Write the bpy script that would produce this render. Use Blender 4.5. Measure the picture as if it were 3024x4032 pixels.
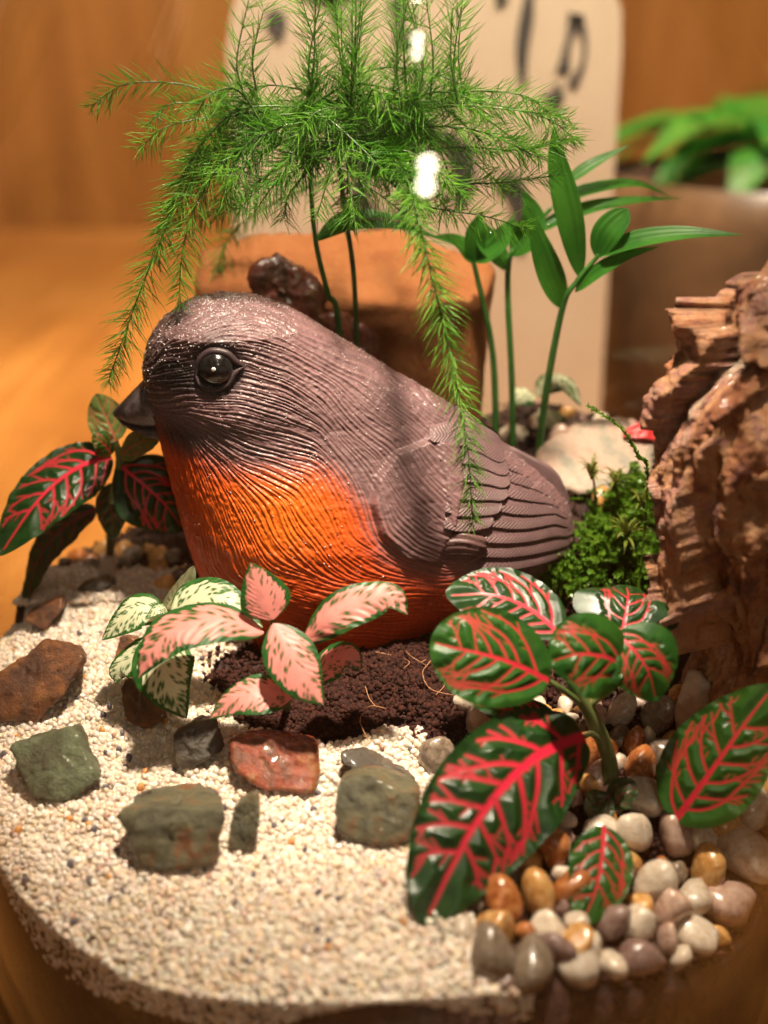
import bpy, bmesh, math, random
import numpy as np
from mathutils import Vector, Matrix

for o in list(bpy.data.objects): bpy.data.objects.remove(o)
sc = bpy.context.scene
col = sc.collection
S = 0.01                                   # every coordinate below is in centimetres
rng = np.random.default_rng(7); random.seed(7)
A = np.array

# ------------------------------------------------------------------ camera, world, lamps, exposure
PITCH = math.radians(22.0); CAM = A([0.0, -24.0, 13.0]); TV = 0.4245; TH = TV*0.75
cd = bpy.data.cameras.new("camera"); cam = bpy.data.objects.new("camera", cd); col.objects.link(cam)
cam.location = CAM*S; cam.rotation_euler = (math.pi/2-PITCH, 0, 0)
cd.sensor_fit = 'VERTICAL'; cd.sensor_height = 24; cd.sensor_width = 18; cd.lens = 12/TV
cd.clip_start = 0.005; cd.clip_end = 50
cd.dof.use_dof = True; cd.dof.focus_distance = 0.252; cd.dof.aperture_fstop = 5.2
sc.camera = cam
w = bpy.data.worlds.new("World"); sc.world = w; w.use_nodes = True
bgn = w.node_tree.nodes["Background"]; bgn.inputs[0].default_value = (1.0, 0.66, 0.40, 1); bgn.inputs[1].default_value = 0.06

def lamp(name, kind, loc, power, colr, size, target=None):
    l = bpy.data.lights.new(name, kind); l.energy = power; l.color = colr
    if kind == 'AREA': l.shape = 'DISK'; l.size = size*S
    else: l.shadow_soft_size = size*S
    o = bpy.data.objects.new(name, l); col.objects.link(o); o.location = A(loc)*S
    if target is not None: o.rotation_euler = (Vector(target)-Vector(loc)).to_track_quat('-Z', 'Y').to_euler()
    return o
kl_ = lamp("overhead_lamp", 'AREA', (2.2, -5.0, 36), 0.36, (1, 0.83, 0.65), 2.4, (0, -1, 0)); kl_.data.spread = math.radians(50)
lamp("reflection_lamp", 'POINT', (11.0, -70.0, 40), 1.5, (1, 0.84, 0.66), 2.6)
lamp("reflection_lamp", 'POINT', (11.0, -72.0, 82), 0.7, (1, 0.84, 0.66), 2.0)  # added with the two below to stack a highlight streak on the glass
lamp("reflection_lamp", 'POINT', (12.0, -70.0, 98), 0.7, (1, 0.84, 0.66), 2.0)
lamp("reflection_lamp", 'POINT', (12.0, -70.0, 118), 0.8, (1, 0.84, 0.66), 2.6)
cl_ = lamp("background_fill_spot", 'SPOT', (-25, 45, 120), 88.0, (1, 0.84, 0.62), 8, (-5, 102, 0)); cl_.data.spot_size = math.radians(78); cl_.data.spot_blend = .5  # added to brighten the table and wall behind, cone kept off the jar
sp0 = lamp("bag_fill_spot", 'SPOT', (2, 8, 72), 60.0, (1, 0.84, 0.64), 5, (2, 34, 4)); sp0.data.spot_size = math.radians(46); sp0.data.spot_blend = .4  # added spot that brightens the front of the paper bag
sc.view_settings.view_transform = 'Standard'; sc.view_settings.look = 'None'
sc.view_settings.exposure = 0.0; sc.view_settings.gamma = 1; sc.view_settings.use_curve_mapping = False
sc.cycles.use_denoising = True; sc.cycles.max_bounces = 6; sc.cycles.transparent_max_bounces = 16
sc.cycles.sample_clamp_indirect = 6; sc.cycles.use_light_tree = False

# ------------------------------------------------------------------ helpers
FW = A([0, math.cos(PITCH), -math.sin(PITCH)]); UP = A([0, math.sin(PITCH), math.cos(PITCH)])
def ray(px, py): return FW + A([1, 0, 0])*(px-1512)/1512*TH + UP*(2016-py)/2016*TV
def at(px, py, Y):                         # the point at depth Y that stands there
    d = ray(px, py); return CAM + d*(Y-CAM[1])/d[1]
def sm(x, a=0., b=1.):
    t = np.clip((x-a)/(b-a), 0, 1); return t*t*(3-2*t)
JR, JY = 9.2, 0.2                          # inner radius and axis of the jar
def ground(x, y):
    r = np.hypot(x, y-JY)
    g = np.where(y < 0, 0.20*y, 0.08*y) - 0.6*(np.minimum(r, 9.2)/9.0)**6*(y < 2)
    g = g + 2.8*sm(x, -1, 4.5)*sm(y, -1.5, 5.5) - 1.0*sm(x, 3, 7)*sm(-y, 3, 6) + .9*np.exp(-((x-.6)/3.6)**2)*sm(-y, 4.5, 9)
    g = g + 0.55*np.exp(-((x-0.6)/1.6)**2-((y+1.3)/1.1)**2)
    return g + 0.06*np.sin(x*1.3+1)*np.sin(y*1.7)
def on_ground(px, py, lift=0.):
    d = ray(px, py); t = np.linspace(14, 40, 2600)
    P = CAM + d*t[:, None]; k = np.argmax(P[:, 2] < ground(P[:, 0], P[:, 1])+lift)
    return P[k]
def spline(pts, n):
    P = A(pts, float); m = len(P)
    if m == 2: return P[0] + np.linspace(0, 1, n)[:, None]*(P[1]-P[0])
    Q = np.vstack([2*P[0]-P[1], P, 2*P[-1]-P[-2]]); t = np.linspace(0, m-1-1e-6, n); k = t.astype(int); f = (t-k)[:, None]
    a, b, c, d = Q[k], Q[k+1], Q[k+2], Q[k+3]
    return 0.5*(2*b+(c-a)*f+(2*a-5*b+4*c-d)*f**2+(3*b-a-3*c+d)*f**3)
def nrm(v): return v/np.maximum(np.linalg.norm(v, axis=-1, keepdims=True), 1e-9)
def hsh(ix, iy, iz, s):
    n = (ix*374761393 + iy*668265263 + iz*2147483647 + s*974634777) & 0xffffffff
    n = ((n ^ (n >> 13))*1274126177) & 0xffffffff
    n = ((n ^ (n >> 15))*2246822519) & 0xffffffff
    return ((n ^ (n >> 16)) & 0xffff)/65535.*2-1
def noise(P, f=1., s=0):
    P = A(P, float)*f; i = np.floor(P).astype(np.int64); q = P-i; q = q*q*(3-2*q); r = 0
    for dx in (0, 1):
        for dy in (0, 1):
            for dz in (0, 1):
                wt = (q[:, 0] if dx else 1-q[:, 0])*(q[:, 1] if dy else 1-q[:, 1])*(q[:, 2] if dz else 1-q[:, 2])
                r = r + wt*hsh(i[:, 0]+dx, i[:, 1]+dy, i[:, 2]+dz, s)
    return r
def fbm(P, f=1., o=4, s=0, g=0.5): return sum(noise(P, f*2**k, s+k*17)*g**k for k in range(o))

BASE = {}
def mesh(name, V, F, mat=None, smooth=True, attrs=None):
    me = bpy.data.meshes.new(name); V = np.ascontiguousarray(A(V, float)*S)
    if isinstance(F, np.ndarray):
        n = F.shape[1]; me.vertices.add(len(V)); me.vertices.foreach_set('co', V.ravel())
        me.loops.add(F.size); me.loops.foreach_set('vertex_index', F.ravel().astype(np.int32))
        me.polygons.add(len(F)); me.polygons.foreach_set('loop_start', np.arange(0, F.size, n, dtype=np.int32))
        me.update(calc_edges=True); me.validate()
    else: me.from_pydata(V.tolist(), [], F)
    if smooth: me.polygons.foreach_set('use_smooth', np.ones(len(me.polygons), bool))
    for k, v in (attrs or {}).items():
        v = A(v, np.float32)
        if v.ndim == 1: me.attributes.new(k, 'FLOAT', 'POINT').data.foreach_set('value', v)
        else: me.attributes.new(k, 'FLOAT_COLOR', 'POINT').data.foreach_set('color', np.hstack([v, np.ones((len(v), 1), np.float32)]).ravel())
    if mat: me.materials.append(mat)
    return me
def tag(o, label=None, cat=None, group=None, kind=None):
    for k, v in (('label', label), ('category', cat), ('group', group), ('kind', kind)):
        if v: o[k] = v
    return o
def thing(name, label, cat, loc, group=None):
    o = bpy.data.objects.new(name, None); col.objects.link(o); o.location = A(loc)*S; o.empty_display_size = 0.01
    BASE[o.name] = A(loc, float); return tag(o, label, cat, group)
def obj(name, V, F, mat, parent=None, smooth=True, attrs=None, loc=None, kind=None):
    """a mesh from points in the place's own coordinates; origin at loc, or at the parent's base"""
    b = BASE[parent.name] if parent is not None else A(loc if loc is not None else [0, 0, 0], float)
    o = bpy.data.objects.new(name, mesh(name, A(V, float)-b, F, mat, smooth, attrs)); col.objects.link(o)
    BASE[o.name] = b
    if parent is not None: o.parent = parent
    else: o.location = b*S
    if kind: o['kind'] = kind
    return o
def grid_faces(nu, nv, wrap=False):
    i = np.arange(nu-1)[:, None]; j = np.arange(nv if wrap else nv-1)[None, :]; j2 = (j+1) % nv
    return np.stack(np.broadcast_arrays(i*nv+j, (i+1)*nv+j, (i+1)*nv+j2, i*nv+j2), -1).reshape(-1, 4)
def tube(path, rad, n=8):
    P = A(path, float); T = nrm(np.gradient(P, axis=0)); ref = A([0.31, 0.2, 0.93])
    a = nrm(np.cross(T, ref)); b = np.cross(T, a); R = np.broadcast_to(A(rad, float), (len(P),))
    th = np.linspace(0, 2*np.pi, n, endpoint=False)
    V = P[:, None]+R[:, None, None]*(a[:, None]*np.cos(th)[:, None]+b[:, None]*np.sin(th)[:, None])
    return V.reshape(-1, 3), grid_faces(len(P), n, True)
def ico(sub):
    bm = bmesh.new(); bmesh.ops.create_icosphere(bm, subdivisions=sub, radius=1)
    V = A([v.co[:] for v in bm.verts]); F = A([[v.index for v in f.verts] for f in bm.faces]); bm.free(); return V, F
ICO = {k: ico(k) for k in (1, 2, 3, 4, 5, 6)}
def scatter_mesh(temps, F, P, R, scl):
    """many small pieces joined: temps (k,m,3), points, rotation matrices, scales (n,3)"""
    n = len(P); ti = rng.integers(0, len(temps), n); T = A(temps)[ti]*scl[:, None, :]
    V = np.einsum('nij,nmj->nmi', R, T)+P[:, None]
    m = T.shape[1]; FF = F[None]+(np.arange(n)*m)[:, None, None]
    return V.reshape(-1, 3), FF.reshape(-1, F.shape[1]), m
def rand_rot(n):
    q = rng.normal(size=(n, 4)); q /= np.linalg.norm(q, axis=1, keepdims=True); w_, x, y, z = q.T
    return np.stack([1-2*(y*y+z*z), 2*(x*y-z*w_), 2*(x*z+y*w_), 2*(x*y+z*w_), 1-2*(x*x+z*z), 2*(y*z-x*w_), 2*(x*z-y*w_), 2*(y*z+x*w_), 1-2*(x*x+y*y)], -1).reshape(n, 3, 3)

# ------------------------------------------------------------------ materials
class NT:
    def __init__(s, name):
        s.m = bpy.data.materials.new(name); s.m.use_nodes = True; s.t = s.m.node_tree
        s.p = s.t.nodes['Principled BSDF']; s.out = s.t.nodes['Material Output']
    def n(s, typ, **kw):
        x = s.t.nodes.new(typ)
        for k, v in kw.items():
            if k.startswith('_'): setattr(x, k[1:], v)
            else: s.put(x.inputs[k.replace('9', ' ')], v)
        return x
    def put(s, sock, v):
        if hasattr(v, 'is_output') or isinstance(v, bpy.types.NodeSocket): s.t.links.new(v, sock)
        else: sock.default_value = v
    def ramp(s, fac, stops, interp='LINEAR'):
        r = s.t.nodes.new('ShaderNodeValToRGB'); e = r.color_ramp.elements; r.color_ramp.interpolation = interp
        while len(e) < len(stops): e.new(0.5)
        for el, (p, c) in zip(e, stops): el.position = p; el.color = (*c, 1) if len(c) == 3 else c
        s.put(r.inputs[0], fac); return r.outputs[0]
    def coord(s, which='Object'): return s.n('ShaderNodeTexCoord').outputs[which]
    def noise(s, scale, detail=5, rough=.6, vec=None, dist=0):
        x = s.n('ShaderNodeTexNoise'); s.put(x.inputs['Vector'], vec if vec is not None else s.coord())
        x.inputs['Scale'].default_value = scale*100; x.inputs['Detail'].default_value = detail
        x.inputs['Roughness'].default_value = rough; x.inputs['Distortion'].default_value = dist; return x.outputs[0]
    def mix(s, f, a, b, mode='MIX'):
        x = s.t.nodes.new('ShaderNodeMix'); x.data_type = 'RGBA'; x.blend_type = mode
        s.put(x.inputs[0], f)
        for k, v in ((6, a), (7, b)): s.put(x.inputs[k], (*v, 1) if isinstance(v, tuple) and len(v) == 3 else v)
        return x.outputs[2]
    def math(s, op, a, b=0.):
        x = s.t.nodes.new('ShaderNodeMath'); x.operation = op; s.put(x.inputs[0], a); s.put(x.inputs[1], b); return x.outputs[0]
    def attr(s, name, out='Fac'): return s.n('ShaderNodeAttribute', _attribute_name=name).outputs[out]
    def bump(s, h, strength=.5, dist=.05, normal=None):
        x = s.n('ShaderNodeBump'); x.inputs['Strength'].default_value = strength; x.inputs['Distance'].default_value = dist*S
        s.put(x.inputs['Height'], h)
        if normal is not None: s.put(x.inputs['Normal'], normal)
        return x.outputs[0]
    def set(s, **kw):
        for k, v in kw.items():
            k = {'color': 'Base Color', 'rough': 'Roughness', 'normal': 'Normal', 'coat': 'Coat Weight', 'coatr': 'Coat Roughness', 'spec': 'Specular IOR Level', 'sss': 'Subsurface Weight', 'trans': 'Transmission Weight', 'sheen': 'Sheen Weight'}.get(k, k)
            s.put(s.p.inputs[k], (*v, 1) if isinstance(v, tuple) and len(v) == 3 else v)
        return s
    def leafy(s, color, amount):                                   # light shining through a thin leaf
        t = s.n('ShaderNodeBsdfTranslucent'); s.put(t.inputs[0], color); m = s.n('ShaderNodeMixShader'); m.inputs[0].default_value = amount
        s.t.links.new(s.p.outputs[0], m.inputs[1]); s.t.links.new(t.outputs[0], m.inputs[2]); s.t.links.new(m.outputs[0], s.out.inputs[0]); return s

def rock_mat(name, stops, scale=.9, rough=.6, coat=0., wet=None, bump=.6):
    t = NT(name); a = t.noise(scale, 8, .68, dist=.6); b = t.noise(scale*5, 6, .7)
    f = t.math('ADD', t.math('MULTIPLY', a, .75), t.math('MULTIPLY', b, .25))
    if name == 'weathered_rock': f = t.math('ADD', t.math('MULTIPLY', f, .8), t.math('MULTIPLY', t.attr('cell'), .2))
    c = t.ramp(f, stops)
    fine = t.noise(scale*14, 4, .7)
    c = t.mix(t.math('MULTIPLY', fine, .5), c, t.mix(1., c, (.35, .33, .3), 'MULTIPLY'))
    t.set(color=c, rough=t.ramp(b, [(.3, (rough-.18,)*3), (.7, (rough+.12,)*3)]), coat=coat, coatr=.12,
          normal=t.bump(t.math('ADD', b, t.math('MULTIPLY', fine, .5)), bump, .09)); return t.m
MR = {
 'green': rock_mat('green_stone', [(.30, (.06, .03, .015)), (.42, (.075, .07, .035)), (.52, (.13, .15, .075)), (.60, (.19, .21, .12)), (.70, (.16, .10, .05))], 1.3, .5, .1, bump=.9),
 'greenrust': rock_mat('green_rust_stone', [(.34, (.03, .022, .014)), (.44, (.10, .095, .055)), (.53, (.16, .145, .075)), (.60, (.24, .085, .025)), (.72, (.24, .23, .12))], 1.1, .45, .25, bump=.9),
 'rust': rock_mat('rust_stone', [(.30, (.025, .012, .008)), (.45, (.11, .042, .016)), (.56, (.27, .095, .022)), (.72, (.40, .19, .07))], 1.2, .4, .3, bump=.9),
 'red': rock_mat('wet_red_stone', [(.30, (.04, .015, .008)), (.43, (.16, .055, .02)), (.52, (.34, .07, .03)), (.60, (.30, .14, .04)), (.75, (.42, .2, .09))], 1.0, .3, .9),
 'dark': rock_mat('dark_stone', [(.32, (.02, .016, .012)), (.5, (.075, .06, .04)), (.62, (.14, .11, .07)), (.75, (.13, .14, .10))], 1.1, .45, .3),
 'terra': rock_mat('terracotta', [(.3, (.33, .095, .022)), (.5, (.44, .15, .038)), (.7, (.50, .20, .065))], 1.2, .85, 0, bump=.7),
 'pink': rock_mat('pink_striped_stone', [(.35, (.45, .24, .16)), (.48, (.62, .45, .34)), (.56, (.38, .36, .28)), (.7, (.66, .52, .42))], .5, .6),
 'bark': rock_mat('weathered_rock', [(.30, (.035, .014, .012)), (.39, (.20, .065, .045)), (.45, (.46, .17, .065)), (.51, (.56, .29, .14)), (.56, (.40, .17, .13)), (.61, (.56, .36, .24)), (.68, (.50, .45, .34))], .85, .62, .15, bump=1.),
}
t = NT('sand_grains'); c = t.attr('col', 'Color')
t.set(color=c, rough=.25, spec=.6); M_SAND = t.m
t = NT('sand_base'); t.set(color=t.ramp(t.noise(9, 3), [(.3, (.52, .44, .35)), (.7, (.68, .60, .50))]), rough=.7, normal=t.bump(t.noise(9, 2), .8, .08)); M_SANDB = t.m
t = NT('soil'); t.set(color=t.ramp(t.noise(3, 6), [(.3, (.012, .005, .004)), (.6, (.06, .02, .013)), (.8, (.10, .04, .022))]), rough=.7, normal=t.bump(t.noise(6, 6), 1., .15)); M_SOIL = t.m
t = NT('soil_crumbs'); t.set(color=t.mix(1., t.attr('col', 'Color'), t.ramp(t.noise(8, 3), [(.3, (.6, .6, .6)), (.7, (1.2, 1.2, 1.2))]), 'MULTIPLY'), rough=.8, spec=.2); M_CRUMB = t.m
def pebble_mat(name, c1, c2, c3):
    t = NT(name); oi = t.n('ShaderNodeObjectInfo').outputs['Random']
    base = t.ramp(t.noise(2.2, 5, .6, dist=.8), [(.3, c1), (.52, c2), (.72, c3)])
    base = t.mix(1., base, t.ramp(oi, [(0, (.75, .72, .7)), (1, (1.12, 1.1, 1.05))]), 'MULTIPLY')
    base = t.mix(t.ramp(t.noise(7, 4, .7), [(.60, (0,)*3), (.68, (.75,)*3)]), base, (.15, .05, .03))
    t.set(color=base, rough=.2, coat=.6, coatr=.08, sss=.3, normal=t.bump(t.noise(5, 4), .25, .06))
    t.p.inputs['Subsurface Radius'].default_value = (1, .7, .45); t.p.inputs['Subsurface Scale'].default_value = .0015; return t.m
MP = {'milky white': pebble_mat('milky_pebble', (.50, .40, .30), (.66, .57, .47), (.72, .66, .58)),
      'amber': pebble_mat('amber_pebble', (.42, .18, .05), (.60, .33, .11), (.68, .46, .22)),
      'pinkish': pebble_mat('pink_pebble', (.40, .24, .19), (.60, .42, .34), (.66, .52, .44)),
      'grey brown': pebble_mat('grey_pebble', (.10, .07, .05), (.24, .19, .14), (.36, .30, .24)),
      'mauve': pebble_mat('mauve_pebble', (.16, .09, .08), (.27, .18, .16), (.34, .26, .24)),
      'rusty orange': pebble_mat('rust_pebble', (.20, .05, .015), (.40, .14, .04), (.50, .26, .11))}

def leaf_mat(name, green, green2, vein, rough=.38, transl=.18, wet=True):
    t = NT(name); d = t.attr('vein'); f = t.ramp(t.math('ADD', t.math('MULTIPLY', d, 12.), .5), [(.40, (1,)*3), (.58, (0,)*3)])
    g = t.ramp(t.noise(3, 4), [(.35, green), (.65, green2)])
    v = t.mix(t.ramp(t.noise(6, 3), [(.4, (0,)*3), (.7, (.6,)*3)]), vein, tuple(x*.75 for x in vein))
    c = t.mix(f, g, v)
    t.set(color=c, rough=rough, spec=.38, coat=.10 if wet else 0, coatr=.2, normal=t.bump(t.noise(22, 3), .25, .02))
    t.leafy(c, transl); return t.m
ML = {'red': leaf_mat('red_veined_leaf', (.006, .030, .006), (.016, .062, .010), (.74, .020, .060)),
      'young': leaf_mat('young_red_veined_leaf', (.014, .078, .010), (.036, .125, .016), (.76, .030, .060), .35, .28),
      'pale': leaf_mat('pale_young_leaf', (.10, .17, .04), (.22, .27, .07), (.60, .11, .08), .4, .3),
      'dim': leaf_mat('dull_leaf', (.02, .05, .014), (.04, .075, .02), (.22, .03, .03), .45, .15),
      'pink': leaf_mat('pink_splashed_leaf', (.010, .065, .010), (.025, .11, .018), (.80, .29, .25), .42, .25, False),
      'white': leaf_mat('white_splashed_leaf', (.012, .075, .012), (.04, .15, .025), (.72, .74, .48), .42, .3, False),
      'under': leaf_mat('leaf_underside', (.10, .12, .05), (.16, .15, .08), (.26, .22, .13), .5, .2, False)}
def plain_leaf(name, a, b, rough=.3, transl=.3, sc_=2., coat=.1):
    t = NT(name); c = t.ramp(t.noise(sc_, 4), [(.35, a), (.65, b)]); t.set(color=c, rough=rough, coat=coat, coatr=.1); t.leafy(c, transl); return t.m
M_FERN = plain_leaf('fern_needles', (.08, .29, .018), (.24, .54, .05), .4, .5, 1.2)
M_FSTEM = plain_leaf('fern_stem', (.05, .10, .02), (.10, .18, .04), .4, .1)
M_PALM = plain_leaf('palm_leaf', (.03, .17, .014), (.075, .27, .025), .42, .4, .8, .05)
M_PSTEM = plain_leaf('palm_stem', (.05, .18, .03), (.09, .26, .05), .3, .1)
M_RSTEM = plain_leaf('fittonia_stem', (.10, .16, .04), (.22, .22, .08), .5, .15)
M_MOSS = plain_leaf('moss', (.07, .19, .012), (.20, .36, .03), .35, .3, 3.)
M_STAR = plain_leaf('star_moss', (.10, .16, .02), (.26, .24, .05), .3, .3, 3.)
t = NT('water_drop'); gd = t.n('ShaderNodeBsdfGlossy'); gd.inputs['Roughness'].default_value = .08; td = t.n('ShaderNodeBsdfTransparent'); md = t.n('ShaderNodeMixShader'); md.inputs[0].default_value = .16
t.t.links.new(td.outputs[0], md.inputs[1]); t.t.links.new(gd.outputs[0], md.inputs[2]); t.t.links.new(md.outputs[0], t.out.inputs[0]); M_DROP = t.m

# ------------------------------------------------------------------ the table and what stands behind the jar
TZ = -7.0
t = NT('varnished_wood'); mp = t.n('ShaderNodeMapping'); t.t.links.new(t.coord(), mp.inputs[0]); mp.inputs['Scale'].default_value = (1, .08, 1)
g1 = t.noise(.35, 6, .6, mp.outputs[0], 1.2); g2 = t.noise(.05, 3, .5)
t.set(color=t.ramp(t.math('ADD', t.math('MULTIPLY', g1, .5), t.math('MULTIPLY', g2, .5)), [(.35, (.30, .105, .018)), (.5, (.44, .17, .033)), (.68, (.56, .25, .06))]), rough=.4, coat=.15, coatr=.2)
o = obj('table_top', [(-300, -60, TZ), (300, -60, TZ), (300, 120, TZ), (-300, 120, TZ)], A([[0, 1, 2, 3]]), t.m, smooth=False); o['kind'] = 'structure'
t2 = NT('wall_panel'); mp2 = t2.n('ShaderNodeMapping'); t2.t.links.new(t2.coord(), mp2.inputs[0]); mp2.inputs['Scale'].default_value = (1, 1, .06)
t2.set(color=t2.ramp(t2.noise(.16, 5, .6, mp2.outputs[0], .8), [(.35, (.33, .13, .024)), (.5, (.44, .185, .037)), (.65, (.52, .24, .06))]), rough=.55)
o = obj('wall', [(-300, 105, TZ), (300, 105, TZ), (300, 105, 150), (-300, 105, 150)], A([[0, 1, 2, 3]]), t2.m, smooth=False); o['kind'] = 'structure'

def box(x0, x1, y0, y1, z0, z1):
    V = A([(x, y, z) for x in (x0, x1) for y in (y0, y1) for z in (z0, z1)], float)
    return V, A([[0, 1, 3, 2], [4, 6, 7, 5], [0, 4, 5, 1], [2, 3, 7, 6], [0, 2, 6, 4], [1, 5, 7, 3]])
def slab(outline, y0, th):                 # an upright sheet: outline in (x, z), front at y0
    n = len(outline); V = [(x, y0, z) for x, z in outline]+[(x, y0+th, z) for x, z in outline]
    return V, [list(range(n)), list(range(2*n-1, n-1, -1))]+[[i, i+n, (i+1) % n+n, (i+1) % n] for i in range(n)]
t = NT('cream_paper'); t.set(color=t.ramp(t.noise(.12, 5), [(.3, (.60, .46, .33)), (.7, (.70, .56, .42))]), rough=.75); M_PAPER = t.m
t = NT('black_ink'); t.set(color=t.ramp(t.noise(.4, 4), [(.3, (.03, .028, .025)), (.7, (.09, .08, .07))]), rough=.6); M_INK = t.m
YB = 30.
def bz(px, py): q = at(px, py, YB); return q[0], q[2]
x0, zt = bz(880, -60); x1 = bz(2440, 300)[0]
bag = thing('paper_bag', 'cream paper bag with black brush lettering standing behind the jar', 'paper bag', (0, YB+3, TZ))
out = [(x0, TZ+.02), (x0, 12.0), (x0+.3, 13.5), (x0+1.2, 16), (x1-2.2, 16), (x1-.7, 15), (x1-.1, 13.5), (x1, 12), (x1+.2, TZ+.02)]
V, F = slab(out, YB, 6.0); obj('bag_body', V, F, M_PAPER, bag, smooth=False)
def stroke(px, width):
    P = spline([(*bz(a, b), 0) for a, b in px], 14); T = nrm(np.gradient(P, axis=0)); N = np.stack([-T[:, 1], T[:, 0], T[:, 2]], 1)
    h = width*(.75+.35*np.sin(np.linspace(.3, 2.9, 14)*1.7+px[0][0]))[:, None]/2
    L, R_ = P+N*h, P-N*h; o_ = [(a[0], a[1]) for a in L]+[(a[0], a[1]) for a in R_[::-1]]
    V, F = slab(o_, YB-.06, .058); obj('lettering', V, F, M_INK, bag, smooth=False)
for s_ in ([[(2085, -40), (2075, 60), (2055, 200), (2058, 340)], .55], [[(2270, 55), (2240, 150), (2215, 290)], .7], [[(2270, 60), (2300, 150), (2295, 250), (2250, 345)], .5],
           [[(2190, 330), (2200, 380), (2150, 410)], .7], [[(1985, -30), (1960, 30)], .5], [[(1230, 420), (1215, 520)], .9], [[(1440, 430), (1435, 620), (1420, 800)], 1.6],
           [[(1560, 500), (1650, 520), (1800, 560)], .9], [[(1810, 560), (1830, 720), (1800, 820)], 1.1], [[(1960, 720), (2030, 760), (2050, 1000)], .9], [[(1420, 820), (1480, 860), (1600, 850)], .9],
           [[(1080, 40), (1100, 160)], .8], [[(1290, -20), (1340, 100)], .8], [[(1560, 0), (1590, 180)], .8], [[(1180, -30), (1300, -10), (1440, -40)], .6]):
    stroke(*s_)

# added planter with a leafy plant, standing in for dark reflections on the right
t = NT('dark_glaze'); t.set(color=t.ramp(t.noise(.2, 4), [(.3, (.035, .02, .012)), (.7, (.16, .085, .04))]), rough=.35); M_GLAZE = t.m
pc = A([21.0, 40.0])
pl = thing('reflection_planter', 'made-up planter with green leaves standing in for dark reflections beside the paper bag', 'planter', (pc[0], pc[1], TZ))
zz = np.linspace(TZ+.02, 6, 16); rr = 9.2+1.4*np.sin((zz-TZ)/13*2.6); rr[-1] -= .4; th = np.linspace(0, 2*np.pi, 40, endpoint=False)
V = np.stack([pc[0]+rr[:, None]*np.cos(th), pc[1]+rr[:, None]*np.sin(th), np.broadcast_to(zz[:, None], (16, 40))], -1).reshape(-1, 3)
obj('pot', V, grid_faces(16, 40, True), M_GLAZE, pl)
V = np.stack([pc[0]+9.4*np.cos(th), pc[1]+9.4*np.sin(th), np.full(40, 5.4)], -1); obj('potting_soil', V, [list(range(40))], M_SOIL, pl)

# ------------------------------------------------------------------ jar filling: soil body, sand bed, grains
NR, NA = 70, 160
rr = np.linspace(0.02, JR-.06, NR); th = np.linspace(0, 2*np.pi, NA, endpoint=False)
X = rr[:, None]*np.cos(th); Y = JY+rr[:, None]*np.sin(th)
def sand_edge(y): return .75+.25*np.sin(y*1.1)+.15*np.sin(y*2.7+1)+np.where(y < -6.3, 1.3*sm(-y, 6.3, 8.3), 0)
def is_sand(x, y): return (x < sand_edge(y)-.35*np.maximum(y+1.6, 0)*1.4) & (y < 3.6) & ~((x > -3.4+.5*np.sin(y*2.)) & (y > -2.75+.2*np.sin(x*1.6))) & ~((x > -5.2) & (y > .8) & (x < -3))
Z = ground(X, Y); Z = np.where(is_sand(X, Y), Z-.05, Z-.22)+.05*fbm(np.stack([X.ravel(), Y.ravel(), X.ravel()*0], 1), 3).reshape(X.shape)
V = np.stack([X, Y, Z], -1).reshape(-1, 3)
sd = np.stack([(JR-.06)*np.cos(th), JY+(JR-.06)*np.sin(th)], -1)
low = np.stack([np.column_stack([sd, np.full(NA, z)]) for z in np.linspace(-3.3, TZ+.5, 8)]).reshape(-1, 3)
V = np.vstack([V, low]); ntop = NR*NA
F = grid_faces(NR+8, NA, True)[:, ::-1]
soil = obj('soil', V, F, M_SOIL); soil['kind'] = 'structure'
# sand bed sheet just above the soil where the sand lies
V2 = np.stack([X, Y, np.where(is_sand(X, Y), ground(X, Y)-.005, ground(X, Y)-.6)], -1).reshape(-1, 3)
F2 = grid_faces(NR, NA, True)[:, ::-1]; keep = (is_sand(X, Y) & (np.hypot(X, Y-JY) < JR-.25) & ~((X > .9) & (Y < -6))).ravel()[F2].all(1)
bed = obj('sand', V2, F2[keep], M_SANDB); bed['kind'] = 'structure'
def grains(px_, py_, pz_, size, name, mat, colors, parent=None, sub=2, flat=.75):
    n = len(px_); Vt, Ft = ICO[sub]
    temps = []
    for k in range(6):
        v = Vt*(1+.22*noise(Vt*1.1+k*7, 1.2, k))[:, None]; temps.append(v)
    scl = size[:, None]*rng.uniform(.72, 1.25, (n, 3)); V, F, m = scatter_mesh(temps, Ft, np.stack([px_, py_, pz_], 1), rand_rot(n), scl)
    o = obj(name, V, F, mat, parent, attrs={'col': np.repeat(colors, m, 0)}, kind='stuff'); return o
sp = .083
gx, gy = np.meshgrid(np.arange(-9.1, 3.2, sp), np.arange(-9.1, 3.7, sp)); gx = gx.ravel()+rng.uniform(-.5, .5, gx.size)*sp; gy = gy.ravel()+rng.uniform(-.5, .5, gy.size)*sp
ex = rng.random(gx.size) < .3
gx = np.concatenate([gx, gx[ex]+.04]); gy = np.concatenate([gy, gy[ex]+.03]); lift = np.concatenate([np.zeros(ex.size), np.full(ex.sum(), .05)])
k = is_sand(gx+.25*noise(np.stack([gx, gy, gx*0], 1), 2.), gy+.2*noise(np.stack([gx, gy, gx*0], 1), 2., 5)) & (np.hypot(gx, gy-JY) < JR-.09)
gx, gy, lift = gx[k], gy[k], lift[k]
gz = ground(gx, gy)+lift+rng.uniform(-.03, .03, gx.size)+.04*noise(np.stack([gx, gy, gx*0], 1), 1.6, 9)
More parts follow.
